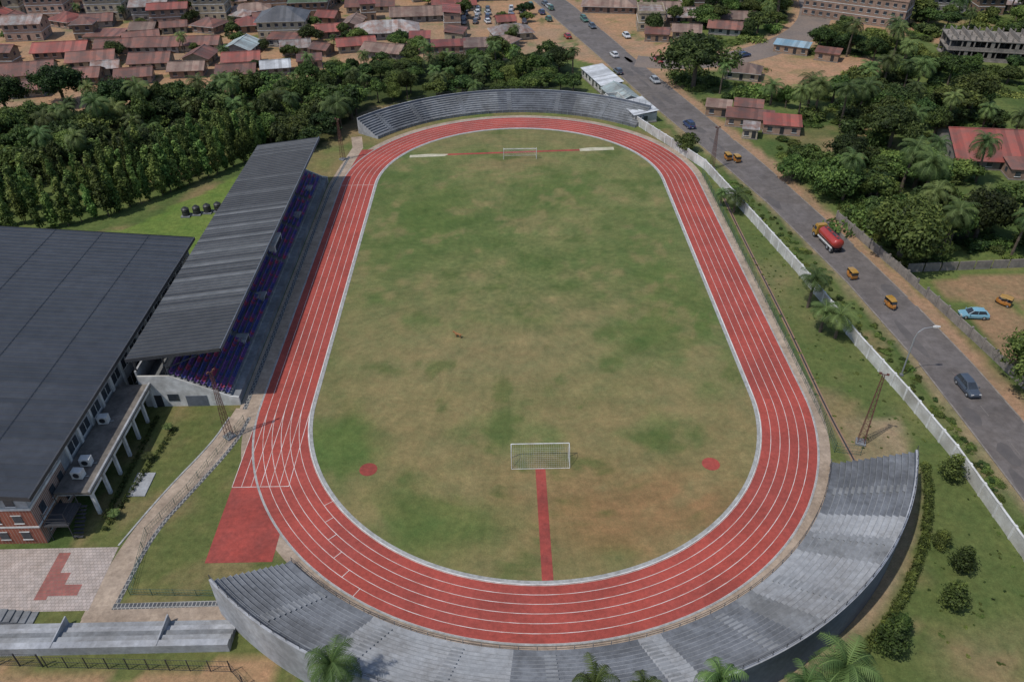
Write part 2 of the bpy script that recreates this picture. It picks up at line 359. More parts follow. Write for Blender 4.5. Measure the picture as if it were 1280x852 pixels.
t.poly([(17,61.2,.028),(26.5,61.9,.028),(26.5,63.8,.028),(20,63.7,.028),(17,63.0,.028)],m_sand);t.obj('sand_pit')
for x,y in((-25.6,-58.4),(26.3,-58.6)):
    t=MB();n=28;t.poly([(x+1.35*math.cos(2*math.pi*i/n),y+1.35*math.sin(2*math.pi*i/n),.025) for i in range(n)],m_redr);t.obj('throwing_circle')
def goal(y,s):
    g=empty('football_goal',(.45,y,0));b=MB();w=4.4;h=2.9
    for x in(-w,w): b.tube((x,0,0),(x,0,h),.075,.075,m_white,8)
    b.tube((-w,0,h),(w,0,h),.075,.075,m_white,8);b.obj('frame',g)
    b=MB()
    for x in(-w,w):
        b.tube((x,0,h),(x,s*1.0,h-.1),.04,.04,m_white,5);b.tube((x,s*1.0,h-.1),(x,s*2.4,0),.04,.04,m_white,5)
        b.tube((x,0,.03),(x,s*2.4,.03),.04,.04,m_white,5)
    b.tube((-w,s*2.4,.03),(w,s*2.4,.03),.04,.04,m_white,5);b.obj('stays',g)
    b=MB();n=26;R=.009
    for i in range(n+1):
        x=-w+2*w*i/n;b.tube((x,s*.9,h-.1),(x,s*2.35,0.05),R,R,m_white,3,False);b.tube((x,0,h),(x,s*.9,h-.1),R,R,m_white,3,False)
    for i in range(11):
        q=i/10;yy=s*(.9+1.45*q);zz=(h-.1)*(1-q)+.05*q;b.tube((-w,yy,zz),(w,yy,zz),R,R,m_white,3,False)
        for x in(-w,w): b.tube((x,0,zz),(x,yy,zz),R,R,m_white,3,False)
    b.obj('net',g)
goal(-56.5,-1);goal(56.5,1)
# ------------------------------------------------------------ curved stands
def curved(name,cy,a0,a1,r0,nst,dr,dz,zf,zp,sects,aisles,walls,capm):
    g=empty(name)
    P=[(r0,0),(r0,zf),(r0+1.1,zf)];r=r0+1.1;z=zf
    for i in range(nst): z+=dz;P.append((r,z));r+=dr;P.append((r,z))
    ps=len(P)
    P+=[(r,z+zp),(r+.35,z+zp),(r+.35,0)]
    b=MB();n=int((a1-a0)/1.2);A=[math.radians(a0+(a1-a0)*i/n) for i in range(n+1)]
    pt=lambda q,a:(q[0]*math.cos(a),cy+q[0]*math.sin(a),q[1])
    pick=lambda S,am:[m for s,m in S if am>=s][-1]
    for i in range(n):
        am=math.degrees((A[i]+A[i+1])/2)
        for k in range(len(P)-1):
            m=pick(sects,am) if k<ps-1 else pick(walls,am)
            if k==len(P)-3: m=capm
            if k==0:m=m_conc
            b.poly([pt(P[k],A[i]),pt(P[k+1],A[i]),pt(P[k+1],A[i+1]),pt(P[k],A[i+1])],m)
    for a in(A[0],A[-1]): b.poly([pt(q,a) for q in P],m_wallLt)
    b.obj('terracing',g)
    b=MB()
    rr=r0+1.1;zz=zf
    for i in range(nst):
        zz+=dz
        for j in range(0,n):
            b.poly([pt((rr-.012,zz+.012),A[j]),pt((rr+.06,zz+.012),A[j]),pt((rr+.06,zz+.012),A[j+1]),pt((rr-.012,zz+.012),A[j+1])],m_nose)
        rr+=dr
    b.obj('step_nosings',g)
    b=MB()
    for a in aisles:
        ar=math.radians(a);w=.7
        rr=r0+1.1;zz=zf
        for i in range(nst):
            b.box((rr-dr*.25)*math.cos(ar),cy+(rr-dr*.25)*math.sin(ar),zz+dz*.25,dr*.5,2*w,dz*.5,m_nose,ar)
            zz+=dz;rr+=dr
    b.obj('aisle_steps',g)
    b=MB();ra=r0-.15
    m_=int((a1-a0)*math.radians(1)*ra/2.2);prev=None
    for i in range(m_+1):
        a=math.radians(a0+(a1-a0)*i/m_);p=(ra*math.cos(a),cy+ra*math.sin(a))
        b.tube((*p,0),(*p,1.5),.05,.05,m_galv,5)
        if prev:
            for h in(.6,1.05,1.5): b.tube((*prev,h),(*p,h),.03,.03,m_steelD,4,False)
        prev=p
    b.obj('front_railing',g)
    b=MB();ra=r+.17;prev=None;m_=int((a1-a0)*math.radians(1)*ra/2.0)
    for i in range(m_+1):
        a=math.radians(a0+(a1-a0)*i/m_);p=(ra*math.cos(a),cy+ra*math.sin(a))
        b.tube((*p,z+zp),(*p,z+zp+.8),.035,.035,m_steelD,4)
        if prev:
            for h in(.4,.8): b.tube((*prev,z+zp+h),(*p,z+zp+h),.025,.025,m_steelD,4,False)
        prev=p
    b.obj('rear_railing',g)
    return g
curved('curved_spectator_stand',-42.2,225,338.5,47.5,12,.74,.43,1.0,.7,[(0,m_concD),(243,m_concL),(265,m_concD),(282.5,m_concL),(286,m_concD),(300,m_conc),(304,m_concL),(316,m_conc),(320,m_concL),(325,m_concD)],[234,246,257,270,284,296,308,320,331],[(0,m_wallLt),(252,m_wallB)],m_wallLt)
curved('curved_spectator_stand',42.2,46,143,49.6,8,.78,.40,.8,.6,[(0,m_conc),(70,m_concD),(96,m_conc),(120,m_concD)],[60,76,92,108,124,136],[(0,m_wallB)],m_wallLt)
# ------------------------------------------------------------ main grandstand
g=empty('covered_grandstand')
Y0,Y1=-42.6,43.2
b=MB();P=[(-48.9,0),(-48.9,1.5),(-50.2,1.5)];x=-50.2;z=1.5
for i in range(10): z+=.46;P.append((x,z));x-=.92;P.append((x,z))
P+=[(x,z+2.2),(x-.3,z+2.2),(x-.3,0)]
for k in range(len(P)-1): b.poly([(P[k][0],Y0,P[k][1]),(P[k][0],Y1,P[k][1]),(P[k+1][0],Y1,P[k+1][1]),(P[k+1][0],Y0,P[k+1][1])],m_conc if k else m_concD)
b.obj('terracing',g)
b=MB()
for y,s in((Y0,-1),(Y1,1)):
    Q=[(-48.85,0),(-48.85,1.7),(-50.2,1.9),(-59.2,6.35),(-64.3,6.4),(-64.3,0)]
    b.poly([(q[0],y+s*.3,q[1]) for q in Q],m_white);b.poly([(q[0],y,q[1]) for q in Q],m_white)
    for i in range(len(Q)): q=Q[i];r=Q[(i+1)%len(Q)];b.poly([(q[0],y,q[1]),(r[0],y,r[1]),(r[0],y+s*.3,r[1]),(q[0],y+s*.3,q[1])],m_whitec)
b.bb(-64.6,-64.3,Y0,Y1,0,7.2,m_wallLt);b.bb(-64.2,-59.8,Y0+.1,Y1-.1,4.1,4.3,m_conc)
b.bb(-57.5,-54.0,Y0-.36,Y0-.3,0,2.2,m_wallB);b.bb(-62.8,-61.4,Y0-.37,Y0-.3,0,2.4,m_dark);b.bb(-60.4,-58.6,Y0-.37,Y0-.3,1.2,2.6,m_glass)
b.obj('end_walls',g)
seatm=[M('seat_plastic_blue',(.045,.06,.24),(.045,.055,.19),1,.6),M('seat_plastic_purple',(.14,.06,.24),(.11,.05,.19),1,.6),M('seat_plastic_red',(.34,.045,.11),(.28,.045,.10),1,.6)]
b=MB();x=-50.2;z=1.5
for i in range(10):
    z+=.46
    y=Y0+.5
    while y<Y1-1:
        blk=(y-Y0)%14.2
        if (blk>1.3 or y<Y0+2) and not(abs(y-5)<3 and 2<i<7):
            q=math.sin(y*.9+i*1.7)+random.uniform(-.9,.9);m=seatm[2] if q>.95 else seatm[1] if (q>-.35) else seatm[0]
            b.box(x-.42,y,z+.42,.46,.5,.08,m);b.box(x-.66,y,z+.68,.07,.5,.5,m)
        y+=.68
    x-=.92
b.obj('seats',g)
b=MB()
for y in(5,): b.bb(-56.5,-52.4,y-3,y+3,2.9,5.0,m_white);b.bb(-52.38,-52.3,y-2.4,y+2.4,3.5,4.6,m_glass)
for y in(-28,-14,20,34): b.bb(-53.0,-50.9,y-1.2,y+1.2,1.5,3.3,m_wallLt);b.bb(-50.88,-50.8,y-.8,y+.8,1.5,3.0,m_dark)
b.obj('boxes',g)
def rz(x): return 12.0+(x+49.4)*(1.9/15.6)
m_rd=M('roof_sheet_dark',(.024,.026,.030),(.036,.038,.042),.25,.6,fine=.8)
m_rm=M('roof_sheet_mid',(.045,.048,.053),(.062,.065,.069),.3,.6,fine=.8)
m_rl=M('roof_sheet_light',(.13,.135,.14),(.07,.075,.08),.5,.6,fine=1)
b=MB();y=-43.2
lights=(6,-.5,-5,-10,-15,-20.5,-26)
while y<43.6:
    m=m_rd
    if -32<y<8: m=m_rm if random.random()<.6 else m_rd
    if any(abs(y-l)<.7 for l in lights): m=m_rl
    if y>14 and random.random()<.3:m=m_rm
    y2=y+1.0
    b.poly([(-49.4,y,rz(-49.4)),(-49.4,y2,rz(-49.4)),(-65,y2,rz(-65)),(-65,y,rz(-65))],m)
    zz=.09;b.poly([(-49.4,y,rz(-49.4)),(-65,y,rz(-65)),(-65,y+.08,rz(-65)+zz),(-49.4,y+.08,rz(-49.4)+zz)],m);b.poly([(-49.4,y+.16,rz(-49.4)),(-65,y+.16,rz(-65)),(-65,y+.08,rz(-65)+zz),(-49.4,y+.08,rz(-49.4)+zz)],m)
    y=y2
y1=y
b.poly([(-49.5,-43.2,rz(-49.4)-.25),(-49.5,y1,rz(-49.4)-.25),(-65,y1,rz(-65)-.25),(-65,-43.2,rz(-65)-.25)],m_wallLt)
b.bb(-49.55,-49.4,-43.3,y1+.1,11.45,12.13,m_wallB)
for yy in(-43.3,y1): b.poly([(-49.4,yy,rz(-49.4)+.12),(-65,yy,rz(-65)+.12),(-65,yy,rz(-65)-.5),(-49.4,yy,rz(-49.4)-.5)],m_steelD)
b.obj('roof',g)
b=MB()
for i in range(15):
    y=-42.2+i*6.09
    b.tube((-59.6,y,5.5),(-59.6,y,rz(-59.6)-.3),.16,.16,m_steelD,6)
    b.tube((-64.4,y,7),(-64.4,y,rz(-64)-.3),.16,.16,m_steelD,6)
    b.tube((-49.6,y,11.5),(-64.8,y,9.2),.12,.12,m_steelD,5)
    b.tube((-59.6,y,7.4),(-51.5,y,11.1),.09,.09,m_steelD,5)
    for k in range(6):
        x=-51-k*2.4;b.tube((x,y,rz(x)-.25),(x-1.2,y,rz(x)-.95),.05,.05,m_steelD,4,False);b.tube((x-1.2,y,rz(x)-.95),(x-2.4,y,rz(x-2.4)-.25),.05,.05,m_steelD,4,False)
b.obj('roof_steelwork',g)
# ------------------------------------------------------------ sports hall
g=empty('sports_hall');hx0,hx1,hy0,hy1=-112,-68.0,-71.2,-3.6
b=MB();b.bb(hx0,hx1,hy0,hy1,0,9.3,m_wallLt);b.bb(hx0-.05,hx1+.06,hy0-.06,hy0+9,0,6.6,m_brick);b.bb(hx0-.1,hx1+.12,hy0-.12,hy0+9.05,6.6,7.0,m_white);b.bb(hx0-.1,hx1+.12,hy0-.12,hy0+9.05,3.2,3.5,m_white)
b.obj('walls',g)
b=MB()
y=hy0+11
while y<hy1-1:
    b.bb(hx1,hx1+.25,y-.25,y+.25,0,9.2,m_white)
    for z0,z1 in((1.0,3.2),(5.3,7.0),(7.6,8.9)):
        b.bb(hx1,hx1+.06,y+.7,y+3.2,z0,z1,m_glass)
        b.bb(hx1,hx1+.14,y+.6,y+3.3,z0-.14,z0-.01,m_white);b.bb(hx1+.06,hx1+.1,y+1.9,y+2.0,z0,z1,m_white)
    y+=4.0
for y in(hy0+1.5,hy0+4.5,hy0+7):
    for z in(4.2,7.6,1.0): b.bb(hx1+.12,hx1+.17,y,y+1.2,z,z+1.5,m_glass);b.bb(hx1+.12,hx1+.2,y-.1,y+1.3,z-.15,z-.02,m_white)
for i in range(14):
    x=hx1-1.6-i*3
    for z in(1.,4.2,7.5): b.bb(x-1.2,x,hy0-.13,hy0-.1,z,z+1.4,m_glass);b.bb(x-1.3,x+.1,hy0-.2,hy0-.12,z-.15,z-.02,m_white);b.bb(x-1.3,x+.1,hy0-.2,hy0-.12,z+1.42,z+1.55,m_white)
b.obj('windows',g)
b=MB();hz=lambda x:9.9+(-66.6-x)*.085
rx=-112
m_hall=M('hall_roof_sheet',(.022,.026,.034),(.034,.039,.048),.06,.55,fine=.5)
m_hall2=M('hall_roof_sheet_b',(.026,.030,.039),(.039,.044,.054),.08,.55,fine=.5)
y=-72.2
while y<-2.8:
    y2=min(y+1.2,-2.8);m=m_hall if random.random()<.6 else m_hall2
    b.poly([(-66.6,y,hz(-66.6)),(-66.6,y2,hz(-66.6)),(rx,y2,hz(rx)),(rx,y,hz(rx))],m)
    b.poly([(-66.6,y,hz(-66.6)),(rx,y,hz(rx)),(rx,y+.07,hz(rx)+.1),(-66.6,y+.07,hz(-66.6)+.1)],m)
    b.poly([(-66.6,y+.14,hz(-66.6)),(rx,y+.14,hz(rx)),(rx,y+.07,hz(rx)+.1),(-66.6,y+.07,hz(-66.6)+.1)],m)
    y=y2
b.poly([(-66.6,-72.2,9.5),(-66.6,-2.8,9.5),(rx,-2.8,hz(rx)-.4),(rx,-72.2,hz(rx)-.4)],m_wallLt)
b.bb(-66.6,-66.35,-72.3,-2.7,9.35,9.95,m_steelD)
b.poly([(-66.5,-72.22,9.3),(-66.5,-72.22,10.02),(rx,-72.22,hz(rx)+.1),(rx,-72.22,hz(rx)-.7)],m_steelD)
b.poly([(-66.5,-2.78,9.3),(-66.5,-2.78,10.02),(rx,-2.78,hz(rx)+.1),(rx,-2.78,hz(rx)-.7)],m_steelD)
for x in(-75,-84,-93): b.poly([(x,-72.1,hz(x)+.02),(x,-2.9,hz(x)+.02),(x-.12,-2.9,hz(x)+.14),(x-.12,-72.1,hz(x)+.14)],m_hall2)
b.obj('roof',g)
g=empty('colonnade_terrace')
b=MB();b.bb(-67.7,-62.6,-66.5,-42.9,4.3,4.75,M('stained_slab',(.20,.175,.15),(.10,.09,.08),.4,.95,fine=1.5));b.bb(-62.8,-62.5,-66.6,-42.9,4.76,5.1,m_wallLt);b.obj('slab',g)
b=MB();y=-66.2
while y<-42:
    b.bb(-63.1,-62.65,y,y+.45,0,4.3,m_white);b.bb(-67.6,-63.1,y+.05,y+.4,3.8,4.29,m_white)
    b.bb(-63.0,-62.7,y+.45,y+3.4,3.7,4.29,m_white);y+=3.84
b.obj('columns',g)
for x,y in((-65.3,-63.5),(-65.2,-61),(-66.3,-52)):
    b=MB();b.box(0,0,.75,1.5,1.1,1.3,m_white);b.tube((0,-.56,.8),(0,-.6,.8),.45,.45,m_dark,14);b.box(0,0,.07,1.6,.9,.12,m_steelD);b.tube((.5,0,.1),(1.3,.2,.1),.05,.05,m_galv,5);b.obj('air_conditioner_unit',None,(x,y,4.76),random.uniform(-.1,.1),bevel=.03)
b=MB();b.bb(-67.6,-64.2,-71,-66.9,2.9,3.2,m_steelD)
for x in(-67.3,-64.4):
    for y in(-70.8,-67.2): b.tube((x,y,0),(x,y,5.2),.07,.07,m_steelD,5)
for i in range(9): b.box(-64.0,-70.5+i*.4,.35+i*.32,1.4,.36,.06,m_steelD)
for z in(3.7,4.2,5.2): b.tube((-64.4,-70.8,z),(-64.4,-67.2,z),.035,.035,m_steelD,4);b.tube((-64.4,-70.8,z),(-67.3,-70.8,z),.035,.035,m_steelD,4)
b.obj('external_steel_stair')
# ------------------------------------------------------------ paths
def strip(name,pts,w,z,m,h=0.):
    b=MB();n=len(pts);L=[];R=[]
    for i,(x,y) in enumerate(pts):
        a=pts[max(i-1,0)];c=pts[min(i+1,n-1)];dx,dy=c[0]-a[0],c[1]-a[1];l=math.hypot(dx,dy);nx,ny=-dy/l,dx/l
        ww=(w[i] if isinstance(w,(list,tuple)) else w)/2;L.append((x+nx*ww,y+ny*ww));R.append((x-nx*ww,y-ny*ww))
    for i in range(n-1):
        b.poly([(*R[i],z),(*R[i+1],z),(*L[i+1],z),(*L[i],z)],m)
        if h:
            for S in(L,R): b.poly([(*S[i],z-h),(*S[i+1],z-h),(*S[i+1],z),(*S[i],z)],m)
    return b.obj(name)
def smooth(pts,k=3):
    for _ in range(k):
        q=[pts[0]]
        for a,c in zip(pts[:-1],pts[1:]): q+=[(a[0]*.75+c[0]*.25,a[1]*.75+c[1]*.25),(a[0]*.25+c[0]*.75,a[1]*.25+c[1]*.75)]
        pts=q+[pts[-1]]
    return pts
strip('footpath',smooth([(-47.6,-44),(-49,-52),(-53,-62),(-56,-72),(-56.5,-83.5)],2),3.6,.016,m_tan)
strip('footpath',[(-58.2,-83.3),(-38.8,-83.1)],2.6,.021,m_tan)
strip('drain_channel',smooth([(-46.6,-46),(-47.2,-52),(-51,-62.2),(-54,-70),(-54.6,-81.2)],2),.6,.028,m_drain)
strip('drain_channel',[(-55,-81.7),(-39,-81.5)],.9,.034,m_drain)
strip('drain_channel',[(-47.9,-44),(-47.7,40),(-46,60)],.7,.022,m_drain)
strip('footpath',[(-47.3,-44),(-47.2,42),(-44.5,66),(-46,74)],3.0,.017,m_tan)
strip('kerb',smooth([(-49.9,-46),(-51,-52),(-55,-62),(-58,-72)],2),.25,.10,m_kerb,.1)
b=MB();b.bb(-112,-57.9,-82.2,-72.2,-.1,.026,m_paver);b.obj('paved_forecourt')
b=MB();b.bb(-65.6,-64.0,-80.5,-73,.0,.034,m_paverR);b.bb(-64.0,-60.3,-79.9,-78.2,.0,.034,m_paverR);b.bb(-64.0,-62.6,-78.2,-76.3,.0,.034,m_paverR);b.bb(-90,-88,-81,-73,.0,.034,m_paverR);b.obj('red_paver_band')
b=MB();b.bb(-60.3,-57.6,-63,-58.3,0,.15,m_concL);b.obj('concrete_slab')
g=empty('low_concrete_terrace');b=MB()
for i in range(5): b.bb(-70.5,-38.4,-84.95-i*.85,-84.1-i*.85,0,.25+i*.3,(m_concL,m_wallLt,m_conc)[i%3])
for k in range(5): b.bb(-68.5+k*.9,-67.6+k*.9,-84.05,-82.3,0,.9-k*.18,m_conc)
for k in (2,5): b.bb(-68+k*4.2,-67.85+k*4.2,-88.3,-84.0,0,1.52,m_wallLt)
b.obj('steps',g)
def fence(name,pts,h,mat,sp=2.4,bars=.0,wires=4,r=.05):
    b=MB();
    for (ax,ay),(cx,cy) in zip(pts[:-1],pts[1:]):
        L=math.hypot(cx-ax,cy-ay);n=max(1,int(L/sp))
        for i in range(n+1):
            q=i/n;x,y=ax+(cx-ax)*q,ay+(cy-ay)*q;b.tube((x,y,0),(x,y,h+.05),r,r,mat,5)
        for k in range(wires):
            z=.15+(h-.2)*k/(wires-1);b.tube((ax,ay,z),(cx,cy,z),.022,.022,mat,4,False)
        if bars:
            n=int(L/bars)
            for i in range(n): q=i/n;x,y=ax+(cx-ax)*q,ay+(cy-ay)*q;b.tube((x,y,.1),(x,y,h),.014,.014,mat,3,False)
    return b.obj(name)
fence('metal_fence',[(-59.5,-89.9),(-37.5,-91.0),(-30,-98)],2.2,m_steelD,2.4,.35,3,.07)
fence('metal_fence',[(-80,-88.2),(-66.2,-89.4)],2.2,m_steelD,2.4,.35,3,.07)
fence('metal_gate',[(-65.6,-89.5),(-60.1,-89.8)],2.5,m_steelD,2.6,.22,4,.1)
fence('mesh_fence',[(46.9,44),(46.9,14),(46.8,-20),(46.4,-50),(45.8,-56.6),(49.5,-57.4)],2.0,m_greenst,2.5,.55,4,.045)
fence('mesh_fence',[(-47.2,-47),(-51.6,-62),(-54.8,-70),(-53.4,-80),(-39,-80.6)],1.3,m_greenst,2.5,.4,3,.04)
strip('drainage_ditch',smooth([(49.6,34),(49.1,14),(48.8,-23),(48.0,-46),(48.2,-58.5)],2),.75,.012,m_soil)
strip('drainage_ditch',smooth([(49.6,34),(49.1,14),(48.8,-23),(48.0,-46),(48.2,-58.5)],2),.25,.02,m_dark)
# ------------------------------------------------------------ boundary wall
W=[(31,92),(36.1,78.2),(42.5,63),(48.4,48.4),(53.1,18.8),(56.7,-5),(59.3,-29.4),(61.7,-44.6),(63.3,-58.2),(63.9,-77.7),(64.2,-130)]
b=MB()
for (ax,ay),(cx,cy) in zip(W[:-1],W[1:]):
    L=math.hypot(cx-ax,cy-ay);n=max(1,round(L/3.6));a=math.atan2(cy-ay,cx-ax)
    for i in range(n):
        q=(i+.5)/n;x,y=ax+(cx-ax)*q,ay+(cy-ay)*q
        b.box(x,y,1.2,L/n-.3,.2,2.4,m_whitec,a);b.box(x,y,2.47,L/n-.3,.3,.12,m_white,a)
        q=i/n;x,y=ax+(cx-ax)*q,ay+(cy-ay)*q;b.box(x,y,1.32,.4,.4,2.65,m_white,a)
b.obj('white_boundary_wall')
Fw=[(66,48),(72.8,19.2),(77.3,-4.1),(80.0,-20.4),(82.0,-34.4),(83,-43),(84,-70),(85,-130)]
b=MB();m_bw=M('bare_block_wall',(.25,.22,.19),(.15,.135,.12),.5,.95,fine=1.5)
for (ax,ay),(cx,cy) in zip(Fw[1:-1],Fw[2:]):
    L=math.hypot(cx-ax,cy-ay);n=max(1,round(L/3.2));a=math.atan2(cy-ay,cx-ax)
    for i in range(n):
        q=(i+.5)/n;x,y=ax+(cx-ax)*q,ay+(cy-ay)*q
        hh=2.0 if random.random()<.85 else 1.3
        b.box(x,y,hh/2,L/n-.25,.2,hh,m_bw,a);q=i/n;b.box(ax+(cx-ax)*q,ay+(cy-ay)*q,1.15,.36,.36,2.3,m_bw,a)
for i in range(14): x=79+51*(i+.5)/14;y=-4.4+2.4*(i+.5)/14;b.box(x,y,1,3.3,.2,2,m_bw,.04)
b.obj('block_wall')
# ------------------------------------------------------------ roads
b=MB();Ys=[-400,-250]+list(np.arange(-140,320,3.))+[400,520]
for a,c in zip(Ys[:-1],Ys[1:]): b.poly([(xl(a),a,.03),(xr(a),a,.03),(xr(c),c,.03),(xl(c),c,.03)],m_asph)
b.obj('road')
b=MB()
for f,s in((xl,-1),(xr,1)):
    for a,c in zip(Ys[2:-2],Ys[3:-1]):
        if s>0 and 126<a<152: continue
        if random.random()<.06: continue
        x0,x1=float(f(a)),float(f(c));w=.25*s
        b.poly([(x0,a,.12),(x1,c,.12),(x1+w,c,.12),(x0+w,a,.12)],m_bw);b.poly([(x0,a,0),(x1,c,0),(x1,c,.12),(x0,a,.12)],m_bw);b.poly([(x0+w,a,0),(x1+w,c,0),(x1+w,c,.12),(x0+w,a,.12)],m_bw)
b.obj('road_kerbs')
strip('side_road',smooth(SR,2),[15]*1+[13]*40,.036,M('dusty_asphalt',(.20,.155,.125),(.15,.125,.11),.1,.95,fine=1.2))
b=MB();m_dash=M('worn_road_paint',(.21,.19,.165),(.12,.105,.097),.8,.9)
y=-130
while y<230:
    x0=(xl(y)+xr(y))/2;x1=(xl(y+2.5)+xr(y+2.5))/2;b.poly([(x0-.05,y,.037),(x0+.05,y,.037),(x1+.05,y+2.5,.037),(x1-.05,y+2.5,.037)],m_dash);y+=9
b.obj('road_markings')
b=MB();m_trk=M('road_patch',(.08,.072,.07),(.11,.098,.092),.3,.9)
for i in range(26):
    y=random.uniform(-110,200);q=random.uniform(.15,.85);l=random.uniform(2,7);w=random.uniform(.6,1.8);n=9;cx=lambda yy:xl(yy)+(xr(yy)-xl(yy))*q
    b.poly([(float(cx(y+l*math.sin(2*math.pi*k/n)))+w*math.cos(2*math.pi*k/n)*random.uniform(.7,1.1),y+l*math.sin(2*math.pi*k/n),.0405+.004*(i%3)) for k in range(n)],m_trk)
b.obj('road_repair_patches')
# ------------------------------------------------------------ masts & lamp
def mast(x,y,h=14,rot=.3):
    b=MB();w0,w1=.5,.15
    cs=[(-1,-1),(1,-1),(1,1),(-1,1)]
    P=lambda i,z:(cs[i%4][0]*(w0+(w1-w0)*z/h),cs[i%4][1]*(w0+(w1-w0)*z/h),z)
    n=13
    for i in range(4):
        b.tube(P(i,0),P(i,h),.05,.04,m_redst,5)
        for k in range(n):
            z0,z1=h*k/n,h*(k+1)/n;b.tube(P(i,z0),P(i+1,z1),.022,.022,m_redst,4,False);b.tube(P(i,z1),P(i+1,z1),.022,.022,m_redst,4,False)
    b.box(0,0,.15,1.5,1.5,.3,m_conc)
    b.box(0,0,h+.1,1.3,.1,.1,m_redst)
    for k in(-.5,.5): b.box(k,-.1,h+.3,.4,.2,.3,m_redst)
    b.obj('floodlight_mast',None,(x,y,0),rot)
mast(50.6,-54.6,13.5,-.4);mast(-48.6,-50.6,13,.9);mast(50.4,48.5,11,.2);mast(-47.4,58,11,-.6)
def lamp(x,y):
    b=MB();pts=[(0,0,0),(0,0,8),(.25,0,9.2),(1.0,0,10),(2.6,0,10.3)]
    for a,c,r in zip(pts[:-1],pts[1:],(.13,.09,.07,.06)): b.tube(a,c,r,r*.9,m_galv,8)
    b.loft([[(2.4,-.12,10.22),(2.4,.12,10.22),(2.4,.1,10.4),(2.4,-.1,10.4)],[(2.9,-.25,10.2),(2.9,.25,10.2),(2.9,.18,10.48),(2.9,-.18,10.48)],[(3.6,-.15,10.28),(3.6,.15,10.28),(3.6,.1,10.4),(3.6,-.1,10.4)]],m_white);b.box(0,0,.2,.5,.5,.4,m_conc)
    b.obj('street_lamp',None,(x,y,0),0)
lamp(63.8,-38.3);lamp(65.6,-92)
# ------------------------------------------------------------ trees
def leafmesh(name,lobes,n,leaf,mat,trunk=None,seed=0,up=.15,fl=.65):
    r=np.random.default_rng(seed);lo=np.array(lobes);w=(lo[:,3]*lo[:,4]);w/=w.sum()
    k=r.choice(len(lo),n,p=w);d=r.normal(size=(n,3));d[:,2]+=up;d/=np.linalg.norm(d,axis=1)[:,None]
    rad=r.uniform(fl,1.12,n)
    NC=9
    cl=r.normal(size=(len(lo)*NC,3));cl/=np.linalg.norm(cl,axis=1)[:,None]
    clr=r.uniform(.9,1.5,len(lo)*NC)
    ci=k*NC+r.integers(0,NC,n);mixv=r.random(n)<.68
    d[mixv]=d[mixv]*.42+cl[ci[mixv]]*.8;d/=np.linalg.norm(d,axis=1)[:,None]
    rad[mixv]*=clr[ci[mixv]]
    c=lo[k,:3]+d*np.stack([lo[k,3],lo[k,3],lo[k,4]],1)*rad[:,None]
    nrm=d+r.normal(size=(n,3))*.6;nrm[:,2]+=.3;nrm/=np.linalg.norm(nrm,axis=1)[:,None]
    a=np.cross(nrm,r.normal(size=(n,3)));a/=np.linalg.norm(a,axis=1)[:,None];b2=np.cross(nrm,a)
    s=leaf*r.uniform(.45,1.35,n)[:,None];
    q=np.stack([c-a*s,c-b2*s*.55+nrm*s*.12,c+a*s,c+b2*s*.55+nrm*s*.12],1)
    b=MB()
    if trunk:
        h,rt,limbs=trunk;b.tube((0,0,-.2),(.1*rt,0,h*.5),rt,rt*.8,m_bark,8,False);b.tube((.1*rt,0,h*.5),(0,0,h),rt*.8,rt*.6,m_bark,8,False)
        for L in lobes[:limbs]: b.tube((0,0,h*.85),(L[0]*.8,L[1]*.8,L[2]),rt*.45,rt*.15,m_bark,5,False)
    nb=len(b.f);bv=len(b.v);V=b.v+[tuple(p) for p in q.reshape(-1,3).tolist()];F=b.f+[(bv+4*i,bv+4*i+1,bv+4*i+2,bv+4*i+3) for i in range(n)]
    me=bpy.data.meshes.new(name);me.from_pydata(V,[],F);me.materials.append(mat);me.materials.append(m_bark)
    me.polygons.foreach_set('material_index',[1]*nb+[0]*n)
    cv=r.normal(size=len(lo)*NC)
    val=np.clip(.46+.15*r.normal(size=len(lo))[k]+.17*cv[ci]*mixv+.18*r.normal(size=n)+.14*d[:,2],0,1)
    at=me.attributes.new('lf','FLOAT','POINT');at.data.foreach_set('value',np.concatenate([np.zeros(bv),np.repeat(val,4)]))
    return me
def broad(seed,R=5.,H=9.,nl=11,mat=L1,n=4600,leaf=.40):
    r=random.Random(seed);lobes=[];sq=r.uniform(.8,1.2)
    for i in range(nl):
        a=2*math.pi*i/nl*1.0+r.uniform(-.6,.6);q=r.uniform(.3,.85)*R if i%4 else r.uniform(0,.3)*R
        rr=R*r.uniform(.18,.42);z=H-rr-(q/R)**2*R*.55+r.uniform(-1.4,.5)
        lobes.append((q*math.cos(a)*sq,q*math.sin(a)/sq,z,rr,rr*r.uniform(.55,.85)))
    lobes.append((0,0,H-R*.6,R*.5,R*.36))
    return leafmesh('tree_mesh',lobes,n,leaf,mat,(H*.55,R*.075,8),seed)
BR=[broad(1,5,9.5,12,L2),broad(2,5.2,10.5,15,L1),broad(3,4.6,8.5,10,L2),broad(4,5.5,9,16,L3),broad(5,4.8,10.5,12,L1),broad(6,5.4,8.6,15,L2),broad(7,4.6,8.0,13,L3)]
BIG=[broad(21,9,15,24,L2,12000,.46),broad(22,9,13.5,26,L3,12500,.44),broad(23,8.5,13,22,L1,11500,.46)]
def column(seed,mat,H=11,R=1.5,n=1700,leaf=.28):
    r=random.Random(seed);lobes=[(r.uniform(-.3,.3),r.uniform(-.3,.3),H*(.18+.78*i/9),R*(1-.85*abs(i/9-.28))*r.uniform(.75,1.1),1.0) for i in range(10)]
    return leafmesh('slim_tree_mesh',lobes,n,leaf,mat,(H*.5,.12,3),seed)
CO=[column(31,L5,11,1.05),column(32,L3,12,1.15),column(33,L5,10,1.2)]
CY=column(37,L1,11,2.2,3000,.26)
